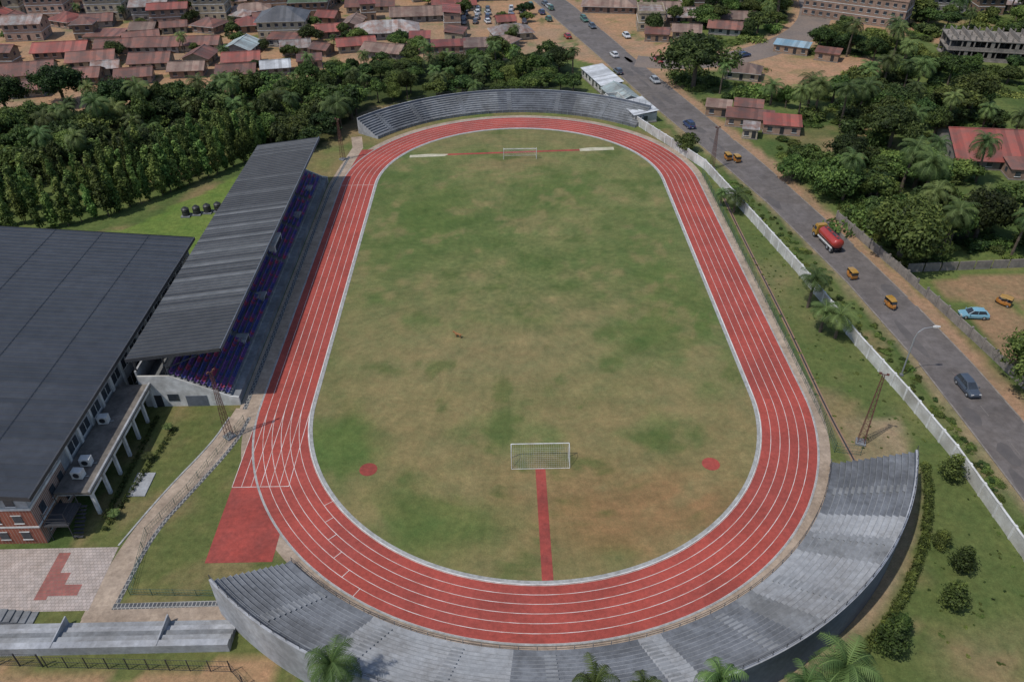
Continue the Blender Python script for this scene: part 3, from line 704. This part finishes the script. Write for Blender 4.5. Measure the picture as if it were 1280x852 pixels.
def bush(seed,mat,R=1.6,H=1.8):
    r=random.Random(seed);lobes=[(r.uniform(-.7,.7)*R,r.uniform(-.7,.7)*R,H*r.uniform(.25,.6),R*r.uniform(.3,.6),H*r.uniform(.3,.5)) for i in range(8)]
    return leafmesh('bush_mesh',lobes,1200,.22,mat,None,seed,.5)
BU=[bush(41,L1),bush(42,L3),bush(43,L2),bush(44,L3,2.2,1.4),bush(45,L3,2.6,1.0)]
def palm(seed,H=7,R=3.8,nf=26):
    r=random.Random(seed);b=MB();p=Vector((0,0,-.1));lean=(r.uniform(-.06,.06),r.uniform(-.06,.06));n=7
    for i in range(n):
        q=Vector((lean[0]*H*((i+1)/n)**2,lean[1]*H*((i+1)/n)**2,H*(i+1)/n));b.tube(p,q,.3-.02*i+(.06 if i%2 else 0),.28-.02*i,m_bark,8,False);p=q
    vals=[0]*len(b.v);top=p
    for i in range(nf):
        a=i*2.39996+r.uniform(-.2,.2);el=math.radians(78-100*(i/nf)+r.uniform(-8,8));L=R*r.uniform(.85,1.1);pos=top.copy();seg=11;e=el;bright=r.uniform(.2,.9)
        hd=Vector((math.cos(a),math.sin(a),0));side=Vector((-math.sin(a),math.cos(a),0))
        for k in range(seg):
            d=hd*math.cos(e)+Vector((0,0,math.sin(e)));nx=pos+d*(L/seg);e-=math.radians(7.5+k*.9)
            ln=.95*math.sin(math.pi*(k+1.2)/(seg+1.6))**.7*R/3.8
            for s in(-1,1):
                for h in(0,.5):
                    o=pos.lerp(nx,h);tip=o+side*s*ln+d*ln*.55-Vector((0,0,1))*ln*r.uniform(.25,.6);w=d*(.10)
                    sb=len(b.v);b.v+=[tuple(o-w*.6),tuple(o+w),tuple(tip)];b.f.append((sb,sb+1,sb+2));b.mi.append(b.k(L4));vals+=[bright,bright,min(1,bright+.2)]
            sb=len(b.v);w=side*.04;b.v+=[tuple(pos-w),tuple(pos+w),tuple(nx+w),tuple(nx-w)];b.f.append((sb,sb+1,sb+2,sb+3));b.mi.append(b.k(L4));vals+=[.95]*4
            pos=nx
    me=b.mesh('palm_mesh');at=me.attributes.new('lf','FLOAT','POINT');at.data.foreach_set('value',vals);return me
PA=[palm(51),palm(52,8.5,4.2,28),palm(53,6,4.4,24),palm(54,9.5,3.8,24)]
R_=random.uniform
def put(name,mes,x,y,s=1.,parent=None,sz=None):
    sz=sz or s;return inst(name,random.choice(mes) if isinstance(mes,list) else mes,(x,y,0),R_(0,6.28),(s*R_(.9,1.1),s*R_(.9,1.1),sz),parent)
HOUSES=[]
rf={'rust':roofmat('rusty_roof',(.20,.078,.054),(.12,.068,.055)),'brown':roofmat('brown_roof',(.165,.095,.072),(.22,.155,.12)),'grey':roofmat('zinc_roof',(.27,.26,.25),(.19,.11,.085)),
    'red':roofmat('red_roof',(.27,.065,.048),(.18,.07,.055)),'green':roofmat('green_roof',(.06,.10,.05),(.08,.12,.06)),'dark':roofmat('slate_roof',(.055,.058,.066),(.08,.08,.085)),
    'teal':roofmat('pale_teal_roof',(.30,.37,.37),(.23,.24,.23)),'blue':roofmat('pale_blue_roof',(.20,.34,.43),(.26,.33,.37)),'white':roofmat('white_roof',(.52,.54,.56),(.38,.39,.4),rnd=.08),'pink':roofmat('maroon_roof',(.25,.09,.09),(.2,.1,.09))}
wm=[M('render_cream',(.40,.33,.235),(.30,.25,.18),.4,.9,rnd=.25,fine=1,stain=.2),M('render_pink',(.34,.225,.17),(.27,.18,.14),.4,.9,rnd=.25,fine=1,stain=.2),M('render_grey',(.28,.26,.24),(.20,.185,.17),.4,.9,rnd=.3,fine=1,stain=.2),M('render_mud',(.28,.18,.12),(.21,.14,.095),.4,.9,rnd=.25,fine=1)]
def house(x,y,w,d,rot,roof,st=1,kind='gable',wall=None,name='house'):
    HOUSES.append((x,y,max(w,d)/2));g=empty(name,(x,y,0),rot);wall=wall or random.choice(wm);h=3.3*st+.1-(.5 if st==1 else 0);rm=rf[roof]
    b=MB();b.box(0,0,h/2,w,d,h,wall);b.box(0,0,.15,w+.3,d+.3,.3,m_bw)
    for k in range(1,st): b.box(0,0,3.3*k,w+.16,d+.16,.22,m_white)
    if kind=='gable' :
        rh=d*.2
        for s in(-1,1): b.poly([(s*w/2,-d/2,h),(s*w/2,d/2,h),(s*w/2,0,h+rh)],wall)
    b.obj('walls',g)
    b=MB();o=.8
    if kind=='gable':
        rh=d*.2;W2=w/2+o;D2=d/2+o;zo=h-o*rh/(d/2)+.05;zr=h+rh+.05
        for s in(-1,1):
            b.poly([(-W2,s*D2,zo),(W2,s*D2,zo),(W2,0,zr),(-W2,0,zr)],rm);b.poly([(-W2,s*D2,zo-.15),(W2,s*D2,zo-.15),(W2,s*D2,zo),(-W2,s*D2,zo)],rm)
        b.box(0,0,zr+.04,w+1.5,.4,.08,rm)
    elif kind=='hip':
        rh=d*.26;W2=w/2+o;D2=d/2+o;zo=h-.05;zr=h+rh;q=max(W2-D2,.3)
        b.poly([(-W2,-D2,zo),(W2,-D2,zo),(q,0,zr),(-q,0,zr)],rm);b.poly([(W2,D2,zo),(-W2,D2,zo),(-q,0,zr),(q,0,zr)],rm)
        b.poly([(W2,-D2,zo),(W2,D2,zo),(q,0,zr)],rm);b.poly([(-W2,D2,zo),(-W2,-D2,zo),(-q,0,zr)],rm);b.box(0,0,zo-.08,2*W2,2*D2,.14,m_white)
    elif kind=='shed':
        W2=w/2+.4;D2=d/2+.4;b.poly([(-W2,-D2,h+.05),(W2,-D2,h+.05),(W2,D2,h+.8),(-W2,D2,h+.8)],rm);b.poly([(-W2,-D2,h-.07),(W2,-D2,h-.07),(W2,-D2,h+.05),(-W2,-D2,h+.05)],rm)
        b.box(0,d/2-.1,h+.35,w,.18,.7,wall)
    else:
        b.box(0,0,h+.1,w+.4,d+.4,.2,rm)
        for s in(-1,1): b.box(0,s*(d/2+.05),h+.6,w+.4,.25,.8,wall);b.box(s*(w/2+.05),0,h+.6,.25,d-.2,.8,wall)
    b.obj('roof',g)
    b=MB();n=max(2,int(w/3));z0=1.6 if st==1 else 1.9
    for k in range(st):
        for i in range(n):
            xx=-w/2+w*(i+.5)/n
            for s in(-1,1):
                if k==0 and i==n//2: b.box(xx,s*(d/2+.02),1.2,1.1,.08,2.2,m_dark);continue
                b.box(xx,s*(d/2+.02),3.3*k+z0,1.3,.08,1.2,m_glass);b.box(xx,s*(d/2+.05),3.3*k+z0-.7,1.6,.18,.12,m_white)
        for i in range(max(1,int(d/4))):
            yy=-d/2+d*(i+.5)/max(1,int(d/4))
            for s in(-1,1): b.box(s*(w/2+.02),yy,3.3*k+z0,.08,1.2,1.2,m_glass)
    b.obj('windows_and_doors',g)
H=house
H(-167,132,18,12,.25,'rust');H(-186,130,14,11,.25,'rust');H(-150,146,15,10,.2,'rust');H(-166,158,18,10,.12,'red');H(-147,162,14,9,.1,'rust');H(-196,118,14,9,.2,'rust');H(-176,112,13,8,.25,'brown');H(-158,115,10,8,.2,'rust')
H(-132,163,16,10,.05,'rust');H(-117,164,14,9,.05,'rust');H(-128,143,13,10,.1,'rust');H(-112,147,10,9,1.5,'rust');H(-112,133,11,8,.1,'brown');H(-100,158,12,10,1.45,'teal');H(-96,143,12,9,.15,'red');H(-94,129,12,9,.1,'rust')
H(-128,127,11,8,.2,'rust');H(-146,127,12,9,.15,'rust');H(-141,136,8,7,.2,'grey');H(-82,134,9,7,.2,'white');H(-80,158,10,8,.2,'grey')
H(-194,212,15,12,.1,'brown',3,'hip');H(-170,213,15,13,.1,'brown',3,'hip');H(-150,208,14,11,.1,'grey',2);H(-125,209,13,11,.05,'brown',3,'hip');H(-103.8,224,14,11,.1,'pink',2,'hip');H(-89.4,183,18,15,.05,'dark',2,'hip',wm[0]);H(-84.8,212,15,13,.1,'green',2,'hip')
H(-48.4,178,24,12,.1,'grey',1,'hip',wm[2]);H(-36.3,203,26,11,.1,'brown',1,'gable');H(-24,219,18,10,.1,'red');H(-60,219,20,10,.05,'rust');H(-210,165,16,11,.2,'rust');H(-204,145,16,11,.2,'grey');H(-190,182,14,10,.1,'grey',2)
H(42.8,213,22,11,-.15,'brown',1,'hip');H(56,186,10,14,-.1,'grey',2,'flat',wm[0]);H(72,195,15,11,-.1,'grey',1,'gable');H(77,122,11,8,-.35,'brown',1,'hip',wm[0]);H(64,208,16,9,-.2,'brown')
H(68,79,13,6,-.3,'rust',1,'shed');H(61,88,7,5,-.3,'brown',1,'shed');H(76,74,10,7,-.25,'red',1,'shed');H(70,88,8,5,-.3,'rust',1,'shed');H(102,149,12,5,-.5,'blue',1,'shed');H(112,140,8,5,-.5,'rust',1,'shed');H(66,70,4,4,-.3,'grey',1,'shed')
H(56,168,9,7,-.2,'rust',1,'shed');H(68,172,10,8,-.2,'brown',1);H(84,176,12,8,-.3,'rust',1);H(92,190,14,9,-.2,'brown',1)
H(126,55,22,21,-.15,'red',1,'gable',wm[2]);H(141,50,10,14,-.15,'teal',1,'gable');H(131,41,14,6,-.15,'rust',1,'shed')
H(142,194,40,13,-.62,'brown',3,'flat',wm[1],'three_storey_block');H(182,205,18,11,-.3,'dark',2,'hip')
g=empty('unfinished_concrete_building',(176,139,0),-.25);HOUSES+=[(176,139,16),(160,143,8),(192,135,8)]
b=MB()
for z in(0,3.4,6.8): b.box(0,0,z+.15,44,14,.3,m_bw)
for i in range(12):
    for y in(-6.6,0,6.6): b.box(-21.5+i*3.9,y,4.2,.4,.4,8.4,m_bw)
for i in range(11):
    for z in(.3,3.7):
        b.box(-19.5+i*3.9,-6.7,z+.5,3.5,.2,1.0,m_bw)
        if i%2: b.box(-19.5+i*3.9,-6.7,z+2,1.2,.2,2.2,m_bw)
    b.box(-19.5+i*3.9,6.7,4,3.5,.2,6,m_bw)
    b.box(-19.5+i*3.9,0,7.8,.2,13,1.6,m_bw)
b.obj('frame',g)
ax,ay,cx,cy=26.5,126,38.6,79;L=math.hypot(cx-ax,cy-ay);a=math.atan2(cy-ay,cx-ax)
for q,l,r in((.2,19,'white'),(.56,13,'teal'),(.83,12,'white')): H(ax+(cx-ax)*q,ay+(cy-ay)*q,l,7.,a,r,1,'shed' if r=='white' else 'gable',m_whitec,'white_shop_building')
H(30.5,94,6,4,a,'blue',1,'flat',m_whitec)
occ=lambda x,y,e=2.:any(math.hypot(x-h[0],y-h[1])<h[2]+e for h in HOUSES)
A1=lambda v:np.array([v])
for gx in range(-276,10,12):
    for gy in range(104,318,12):
        x=gx+R_(-4,4);y=gy+R_(-4,4)
        if not inpoly(A1(x),A1(y),VP)[0] or occ(x,y,4.6) or random.random()<.08: continue
        if x>xl(y)-12: continue
        if -30<x<12 and 192<y<222: continue
        if y<125 and x>-190:continue
        w_=R_(6,15);H(x,y,w_,min(w_,R_(6,10)),random.choice([.15,.1,1.6,.2,-.4])+R_(-.2,.2),random.choice(['rust','rust','rust','red','brown','brown','grey','red','rust']),random.choice([1,1,1,1,2]),random.choice(['gable','gable','hip','shed']))
for i in range(40):
    x,y=R_(62,240),R_(190,300)
    if x<xr(y)+14 or dpoly(A1(x),A1(y),SR)[0]<14 or occ(x,y,6): continue
    H(x,y,R_(10,16),R_(8,11),R_(-.5,.3),random.choice(['rust','brown','grey','rust']),random.choice([1,1,2]),random.choice(['gable','hip']))
# forest masses
fm=empty('woodland_trees')
cnt=0
for gx in np.arange(-262,30,5.6):
    for gy in np.arange(30,146,5.6):
        x=gx+R_(-2.6,2.6);y=gy+R_(-2.6,2.6)
        if not inpoly(A1(x),A1(y),FOREST)[0] or occ(x,y,1): continue
        if x>xl(y)-7 or (math.hypot(x,y-42.2)<61 and y>42): continue
        if x>-72 and y<78 and random.random()<.35: continue
        u=random.random()
        top=y>(80 if x<-110 else 100)
        k=.75 if top else 1.
        if u<.2: put('palm',PA,x,y,R_(.9,1.3)*k,fm)
        elif u<.26: put('tree',BIG,x,y,R_(.5,.75)*k,fm)
        elif u<.9: put('tree',[BR[0],BR[1],BR[2],BR[4],BR[5],BR[3],BR[0]],x,y,R_(.6,1.15)*k,fm,R_(.6,1.15)*k)
        cnt+=1
sm_=empty('slim_tree_rows')
line=[(-150,15),(-118,15),(-98,27),(-77,52),(-68,66)]
for row,off in enumerate((0,7,14,21)):
    for (ax,ay),(cx,cy) in zip(line[:-1],line[1:]):
        L=math.hypot(cx-ax,cy-ay);n=int(L/2.7)
        for i in range(n):
            q=i/n;x=ax+(cx-ax)*q-off*.5+R_(-.5,.5);y=ay+(cy-ay)*q+off*.85+R_(-.6,.6)
            if random.random()<.06: continue
            put('slim_tree',CO,x,y,R_(.85,1.3),sm_,R_(.7,1.1))
vt=empty('village_trees')
for i in range(170):
    x,y=R_(-260,10),R_(118,320)
    if not inpoly(A1(x),A1(y),VP)[0] or occ(x,y,-.5) or x>xl(y)-8: continue
    put('tree',BR+PA[:2],x,y,R_(.4,.8),vt)
ev=empty('roadside_woodland')
def east_ok(x,y):
    if x<xr(y)+6.5 or occ(x,y,2.5): return False
    if dpoly(A1(x),A1(y),SR)[0]<11: return False
    if 82<x<125 and -40<y<-1: return False
    for cx,cy,r in CLEAR:
        if math.hypot(x-cx,y-cy)<r: return False
    return True
for gx in np.arange(58,250,6.6):
    for gy in np.arange(-1,235,6.6):
        x=gx+R_(-3,3);y=gy+R_(-3,3)
        if not east_ok(x,y): continue
        dens=float(fbm(A1(x),A1(y),26,77)[0]);u=random.random()
        if dens>.5:
            if u<.2: put('palm',PA,x,y,R_(.9,1.3),ev)
            elif u<.7: put('tree',BR,x,y,R_(.6,1.2),ev,R_(.6,1.05))
            else: put('bush',BU,x,y,R_(1.2,2.2),ev)
        elif u<.3: put('bush',BU,x,y,R_(1.,2.4),ev)
        elif u<.42: put('tree',BR,x,y,R_(.4,.8),ev)
        elif u<.47: put('palm',PA,x,y,R_(.8,1.1),ev)
ug=empty('undergrowth')
for i in range(1100):
    x,y=R_(60,235),R_(-2,225)
    if east_ok(x,y): put('bush',BU,x,y,R_(.5,1.8),ug,R_(.3,.9))
for i in range(200):
    y=R_(-60,60);x=xr(y)+R_(7.5,14)
    if y>-1 or x>84 and y<-40: put('bush',BU,x,y,R_(.5,1.2),ug)
for i in range(260):
    y=R_(-100,40);wx=np.interp(-y,[-p[1] for p in W],[p[0] for p in W]);x=R_(wx+.9,xl(y)-1.8)
    if x>wx+.8: put('bush',BU,x,y,R_(.2,.42),ug,R_(.12,.3))
for i in range(60):
    y=R_(-95,-40);put('tree' if i%3 else 'bush',BR if i%3 else BU,R_(88,125),y,R_(.6,1.),ug)
gt=empty('grass_tufts')
for i in range(300):
    x,y=R_(47.5,63),R_(-110,60);wx=np.interp(-y,[-p[1] for p in W],[p[0] for p in W])
    if x>wx-.6 or math.hypot(x,y+42.2)<61.5 and y<-56: continue
    put('tuft',BU,x,y,R_(.06,.16),gt,R_(.05,.1))
for x,y,m,s in((80,1.5,BIG[1],1.0),(58.5,112,BIG[0],1.15),(76,31,BIG[2],.8),(101.6,60,BIG[0],.8),(97.7,35,BIG[1],.75),(69.3,41.5,BIG[2],.5),(100,9,BIG[0],.8),(85.2,-41,BIG[1],.75),(86,48,BIG[0],.6),(112,80,BIG[0],.7)):
    put('broadleaf_tree',m,x,y,s)
put('broadleaf_tree',BR[3],46,60,.6);put('broadleaf_tree',BIG[0],-142,104,.85);put('broadleaf_tree',BIG[0],-156,96,.8);put('broadleaf_tree',BIG[0],-120,92,.8);put('broadleaf_tree',BIG[2],-76,100,.8)
for x,y,m,s,z in((54.5,-16.8,1,1.0,.75),(56.3,-27,2,1.0,.8),(54.2,-25,0,1.0,.7),(50,23.5,2,.95,.7),(47.6,27,0,.6,.5),(-24,-96.5,1,.9,1.15),(3,-102,3,.8,1.55),(8.5,-102.5,3,.65,1.45),(16,-102,3,.8,1.5),(31.5,-96.5,2,1.1,1.25),(26,-99,0,.8,1.2),(93.9,76,3,1.3,1.2),(100,80,1,1.3,1.2),(88,82,1,1.2,1.2),(116,102,3,1.3,1.2),(109,98,1,1.2,1.),(79,95,2,1.2,1.)):
    inst('palm_tree',PA[m],(x,y,0),R_(0,6),(s,s,z))
for x,y,s in((60.8,-62.5,1.0),(54.6,-78.7,.9),(53.6,-75,.7),(50.8,-84.2,.95),(40.4,-90,1.1),(42.5,-88,.8)): inst('cypress_shrub',CY,(x,y,0),R_(0,6),(s*.72,s*.72,s*.42))
for x,y in((-59.5,-55.6),(-60.2,-67),(-58.6,-49)): inst('small_palm_plant',PA[0],(x,y,0),0,(.3,.3,.16))
lob=[]
for i in range(70):
    a=math.radians(-17-52*i/69);lob.append((60.9*math.cos(a),-42.2+60.9*math.sin(a),.45,.6,.5))
o=bpy.data.objects.new('hedge',leafmesh('hedge',lob,14000,.14,L1,None,5,.6));COL.objects.link(o)
lob=[(-57.9-3.0*(i/20),-49-20*i/20,.35,.4,.35) for i in range(21)]+[(-61.6,-46-i*1.0,.35,.4,.35) for i in range(22)]
o=bpy.data.objects.new('hedge',leafmesh('hedge',lob,5000,.12,L1,None,6,.6));COL.objects.link(o)
for i in range(4):
    b=MB();secs=[]
    for z,r in((.0,1.15),(.3,1.2),(.5,1.12),(.9,1.2),(1.1,1.12),(1.6,1.2),(1.8,1.12),(2.2,1.18),(2.6,.8),(2.75,.4),(2.95,.38)): secs.append([(r*.75*math.cos(2*math.pi*k/18),r*.75*math.sin(2*math.pi*k/18),z*.7+.3) for k in range(18)])
    b.loft(secs,m_tank);b.box(0,0,.15,2.1,2.1,.3,m_conc);b.obj('water_tank',None,(-79.5+i*2.3,26.2+i*.8,0),0)
# ------------------------------------------------------------ vehicles
def paint(name,c): 
    m=M(name,c,tuple(x*.85 for x in c),1.,.35);m.node_tree.nodes['Principled BSDF'].inputs['Coat Weight'].default_value=.5;return m
PC={'slate':paint('car_paint_slate',(.06,.075,.10)),'blue':paint('car_paint_blue',(.18,.36,.45)),'red':paint('truck_paint_red',(.34,.035,.025)),'yellow':paint('paint_yellow',(.38,.21,.035)),'orange':paint('paint_orange',(.36,.15,.03)),'white':paint('car_paint_white',(.55,.55,.55)),'silver':paint('car_paint_silver',(.32,.33,.34)),'green':paint('car_paint_green',(.05,.13,.09)),'navy':paint('car_paint_navy',(.03,.05,.12)),'lred':paint('car_paint_red',(.3,.03,.03))}
def wheel(b,x,y,r,w):
    b.tube((x-w/2,y,r),(x+w/2,y,r),r,r,m_black,14);s=1 if x>0 else -1;b.tube((x+s*w/2,y,r),(x+s*(w/2+.02),y,r),r*.55,r*.5,m_galv,10)
def section(y,w,z0,z1,sh=.82):
    return [(-w,y,z0),(w,y,z0),(w*1.02,y,z0+(z1-z0)*.55),(w*sh,y,z1),(-w*sh,y,z1),(-w*1.02,y,z0+(z1-z0)*.55)]
def car(x,y,rot,c,suv=False,s=1.2):
    g=empty('car',(x,y,.04),rot,s);p=PC[c];up=.12 if suv else 0
    b=MB();b.loft([section(-2.2,.72,.45,.78),section(-2.1,.84,.3,.92+up),section(-1.3,.88,.25,.98+up),section(0,.88,.25,.96+up),section(.9,.88,.25,.94+up),section(1.9,.82,.28,.82+up),section(2.2,.68,.42,.66+up)],p);b.obj('body',g,bevel=.04)
    rb=-2.0 if suv else -1.75;b=MB();z=.93+up;h=1.45+up*1.6
    b.loft([[(-.72,rb,z),(.72,rb,z),(.55,rb+.35,h),(-.55,rb+.35,h)],[(-.76,-.3,z),(.76,-.3,z),(.6,-.35,h+.03),(-.6,-.35,h+.03)],[(-.74,1.15,z-.02),(.74,1.15,z-.02),(.56,.35,h),(-.56,.35,h)]],m_glass);b.obj('windows',g)
    b=MB();b.loft([[(-.57,rb+.33,h),(.57,rb+.33,h),(.5,rb+.36,h+.05),(-.5,rb+.36,h+.05)],[(-.62,-.3,h+.02),(.62,-.3,h+.02),(.55,-.3,h+.09),(-.55,-.3,h+.09)],[(-.58,.38,h-.01),(.58,.38,h-.01),(.5,.32,h+.05),(-.5,.32,h+.05)]],p)
    for sx in(-1,1):
        for a,q in(((.75*sx,1.15,z),(.57*sx,.36,h)),((.77*sx,-.3,z),(.61*sx,-.33,h)),((.74*sx,rb,z),(.57*sx,rb+.34,h))): b.tube(a,q,.045,.045,p,5)
        b.box(.95*sx,.95,z+.08,.18,.1,.14,p)
    b.obj('roof',g)
    b=MB()
    for sx in(-.8,.8):
        for yy in(-1.35,1.4): wheel(b,sx,yy,.33,.22)
    b.obj('wheels',g)
    b=MB()
    for sx in(-.55,.55): b.box(sx,2.13,.66+up,.34,.12,.14,m_white);b.box(sx,-2.17,.74+up,.3,.08,.14,PC['lred'])
    b.box(0,-2.2,.5,.5,.03,.12,m_white);b.obj('lights',g)
def keke(x,y,rot,c='orange'):
    g=empty('auto_rickshaw',(x,y,.04),rot,1.1);p=PC[c]
    b=MB();b.loft([section(-1.25,.6,.35,.95,.95),section(-.3,.65,.3,.9,.95),section(.3,.62,.3,.7,.95),section(1.0,.4,.35,1.05,.8),section(1.3,.2,.45,.9,.8)],p);b.obj('body',g,bevel=.03)
    b=MB();b.loft([[(-.6,-1.25,1.55),(.6,-1.25,1.55),(.5,-1.2,1.72),(-.5,-1.2,1.72)],[(-.63,-.2,1.62),(.63,-.2,1.62),(.52,-.2,1.82),(-.52,-.2,1.82)],[(-.5,.85,1.58),(.5,.85,1.58),(.42,.8,1.7),(-.42,.8,1.7)]],PC['yellow'] if c=='orange' else m_black)
    for sx in(-1,1):
        b.tube((.6*sx,-1.2,.9),(.57*sx,-1.2,1.6),.04,.04,m_black,5);b.tube((.62*sx,-.2,.85),(.6*sx,-.2,1.65),.04,.04,m_black,5);b.tube((.42*sx,1.0,1.0),(.46*sx,.82,1.6),.035,.035,m_black,5)
    b.poly([(-.42,1.0,1.0),(.42,1.0,1.0),(.44,.84,1.58),(-.44,.84,1.58)],m_glass);b.box(0,-1.22,1.25,1.1,.04,.6,m_black);b.obj('canopy',g)
    b=MB();b.box(0,-.8,.85,1.1,.5,.25,m_black);b.box(0,-1.05,1.1,1.1,.12,.45,m_black);b.box(0,.2,.8,.5,.4,.2,m_black);b.tube((-.3,.75,1.1),(.3,.75,1.1),.03,.03,m_steelD,5);b.obj('seats_and_handlebar',g)
    b=MB();wheel(b,-.58,-.85,.26,.14);wheel(b,.58,-.85,.26,.14);wheel(b,0.001,1.1,.26,.12);b.obj('wheels',g)
def tanker(x,y,rot):
    g=empty('tanker_truck',(x,y,.04),rot,1.15);b=MB()
    b.box(0,-.6,.85,.9,7.4,.25,m_steelD);b.obj('chassis',g)
    b=MB();b.loft([section(2.0,1.1,.7,2.55,.92),section(3.0,1.12,.6,2.6,.9),section(3.55,1.1,.6,1.5,.95),section(3.7,1.0,.65,1.3,.95)],PC['yellow']);b.box(0,2.5,2.68,1.9,1.0,.14,PC['yellow']);b.obj('cab',g,bevel=.06)
    b=MB();b.poly([(-.9,3.12,2.5),(.9,3.12,2.5),(.95,3.6,1.55),(-.95,3.6,1.55)],m_glass)
    for s in(-1,1): b.box(1.125*s,2.6,2.0,.04,.8,.65,m_glass);b.box(1.3*s,3.2,2.0,.2,.08,.4,m_black);b.box(.75*s,3.72,.95,.35,.06,.2,m_white)
    b.obj('cab_windows',g)
    b=MB();S=[]
    for yy,k in((-4.5,.55),(-4.3,.9),(-4.1,1),(1.2,1),(1.45,.9),(1.6,.55)): S.append([(1.18*k*math.cos(2*math.pi*i/20),yy,1.95+.95*k*math.sin(2*math.pi*i/20)) for i in range(20)])
    b.loft(S,PC['red']);b.obj('tank',g,smooth=True)
    b=MB()
    for yy in(-3.2,-1.4,.4): b.tube((0,yy,2.85),(0,yy,3.02),.25,.25,PC['red'],12)
    b.box(0,-1.4,2.93,.4,5.2,.04,m_steelD)
    for s in(-1,1): b.tube((.4*s,-4,3.1),(.4*s,1,3.1),.03,.03,m_steelD,5);b.box(1.1*s,-1.4,1.1,.15,5.4,.25,m_white)
    b.obj('hatches_and_walkway',g)
    b=MB()
    for s in(-1,1):
        for yy in(-3.7,-2.5,2.7): wheel(b,.95*s,yy,.52,.36)
    b.obj('wheels',g)
def hd(y): return math.atan2(-(xr(y+3)-xr(y-3)),6)
tanker(66.6,8.5,hd(8));car(73.2,-42.4,hd(-42)+math.pi,'slate',True);car(84.8,-21,1.45,'blue');keke(70.5,-17.2,hd(-17)+math.pi);keke(66.9,-6,hd(-6),'orange');keke(92.7,-17,.8)
car(50.3,78,hd(78),'navy',True);keke(55.8,54.3,hd(54));keke(57.9,52.9,hd(54));car(83.6,144.6,-1.1,'navy');car(37,147,hd(147),'white');car(47,118,hd(118)+3.14,'silver');car(36,128,hd(128),'slate')
for i in range(15):
    y=R_(140,235);s=random.random()<.5;x=(xl(y)+2.5) if s else (xr(y)-2.5)
    if i>5: x=(xl(y)-R_(3,5)) if s else xr(y)+R_(3,7)
    if occ(x,y,1): continue
    car(x,y,hd(y)+(0 if s else math.pi),random.choice(['white','silver','slate','navy','green','lred']),random.random()<.5)
for i in range(7):
    for j in range(4):
        if random.random()<.8: car(-24+i*5+R_(-.5,.5),195+j*7+R_(-.6,.6),R_(-.2,.2)+.1,random.choice(['white','silver','slate','navy','white','silver']),random.random()<.5)
# ------------------------------------------------------------ dog on the pitch
def make_dog(x,y,rot):
    V=[(0,-.35,.62),(0,0,.64),(0,.35,.68),(0,.58,.85),(0,.78,.92),(0,.98,.86),(0,-.5,.66),(0,-.85,.8)];E=[(0,1),(1,2),(2,3),(3,4),(4,5),(0,6),(6,7)];Rr=[.15,.16,.18,.11,.11,.05,.05,.025]
    for s in(-1,1):
        k=len(V);V+=[(s*.11,-.36,.5),(s*.12,-.24,.34),(s*.12,-.42,.2),(s*.12,-.38,.02)];E+=[(0,k),(k,k+1),(k+1,k+2),(k+2,k+3)];Rr+=[.1,.06,.04,.045]
        k=len(V);V+=[(s*.12,.34,.45),(s*.12,.3,.24),(s*.12,.34,.02)];E+=[(2,k),(k,k+1),(k+1,k+2)];Rr+=[.08,.045,.045]
        k=len(V);V+=[(s*.09,.74,1.08)];E+=[(4,k)];Rr+=[.03]
    me=bpy.data.meshes.new('dog');me.from_pydata(V,E,[]);me.materials.append(M('dog_fur',(.34,.16,.06),(.25,.12,.05),3,.9))
    bm=bmesh.new();bm.from_mesh(me);L=bm.verts.layers.skin.verify();bm.verts.ensure_lookup_table()
    for v,r in zip(bm.verts,Rr): v[L].radius=(r,r)
    bm.verts[0][L].use_root=True;bm.to_mesh(me);bm.free()
    o=bpy.data.objects.new('dog',me);COL.objects.link(o);o.location=(x,y,.02);o.rotation_euler=(0,0,rot);o.scale=(1.2,)*3
    o.modifiers.new('s','SKIN');sb=o.modifiers.new('u','SUBSURF');sb.levels=1;sb.render_levels=2
make_dog(-13.2,-24.8,1.2)
# ------------------------------------------------------------ light, world, camera
S=Vector((-.6,-.35,1.25)).normalized()
sd=bpy.data.lights.new('sun','SUN');sd.energy=3.1;sd.angle=math.radians(.6);sd.color=(1,.955,.89);so=bpy.data.objects.new('sun',sd);COL.objects.link(so);so.rotation_euler=S.to_track_quat('Z','Y').to_euler();so.location=(-60,-40,150)
w=bpy.data.worlds.new('World');sc.world=w;w.use_nodes=True;t=w.node_tree;sk=t.nodes.new('ShaderNodeTexSky');sk.sky_type='NISHITA';sk.sun_disc=False
sk.sun_elevation=math.asin(S.z);sk.sun_rotation=math.atan2(S.x,S.y);t.links.new(sk.outputs[0],t.nodes['Background'].inputs[0]);t.nodes['Background'].inputs[1].default_value=.13
sc.view_settings.view_transform='Standard';sc.view_settings.look='None';sc.view_settings.exposure=0
p=[-4.7883,-143.2897,85.8252,.0129,.6324,-.0097,983.446]
yaw,th,ro=p[3:6]
F=Vector((math.sin(yaw)*math.cos(th),math.cos(yaw)*math.cos(th),-math.sin(th)));Rv=Vector((math.cos(yaw),-math.sin(yaw),0));U=Rv.cross(F)
R2=Rv*math.cos(ro)+U*math.sin(ro);U2=-Rv*math.sin(ro)+U*math.cos(ro)
cd=bpy.data.cameras.new('camera');co=bpy.data.objects.new('camera',cd);COL.objects.link(co)
co.matrix_world=Matrix(((R2[0],U2[0],-F[0],p[0]),(R2[1],U2[1],-F[1],p[1]),(R2[2],U2[2],-F[2],p[2]),(0,0,0,1)))
cd.sensor_width=36;cd.lens=p[6]*36/1280;cd.clip_start=.5;cd.clip_end=9000;sc.camera=co
print('trees',cnt,'houses',len(HOUSES))
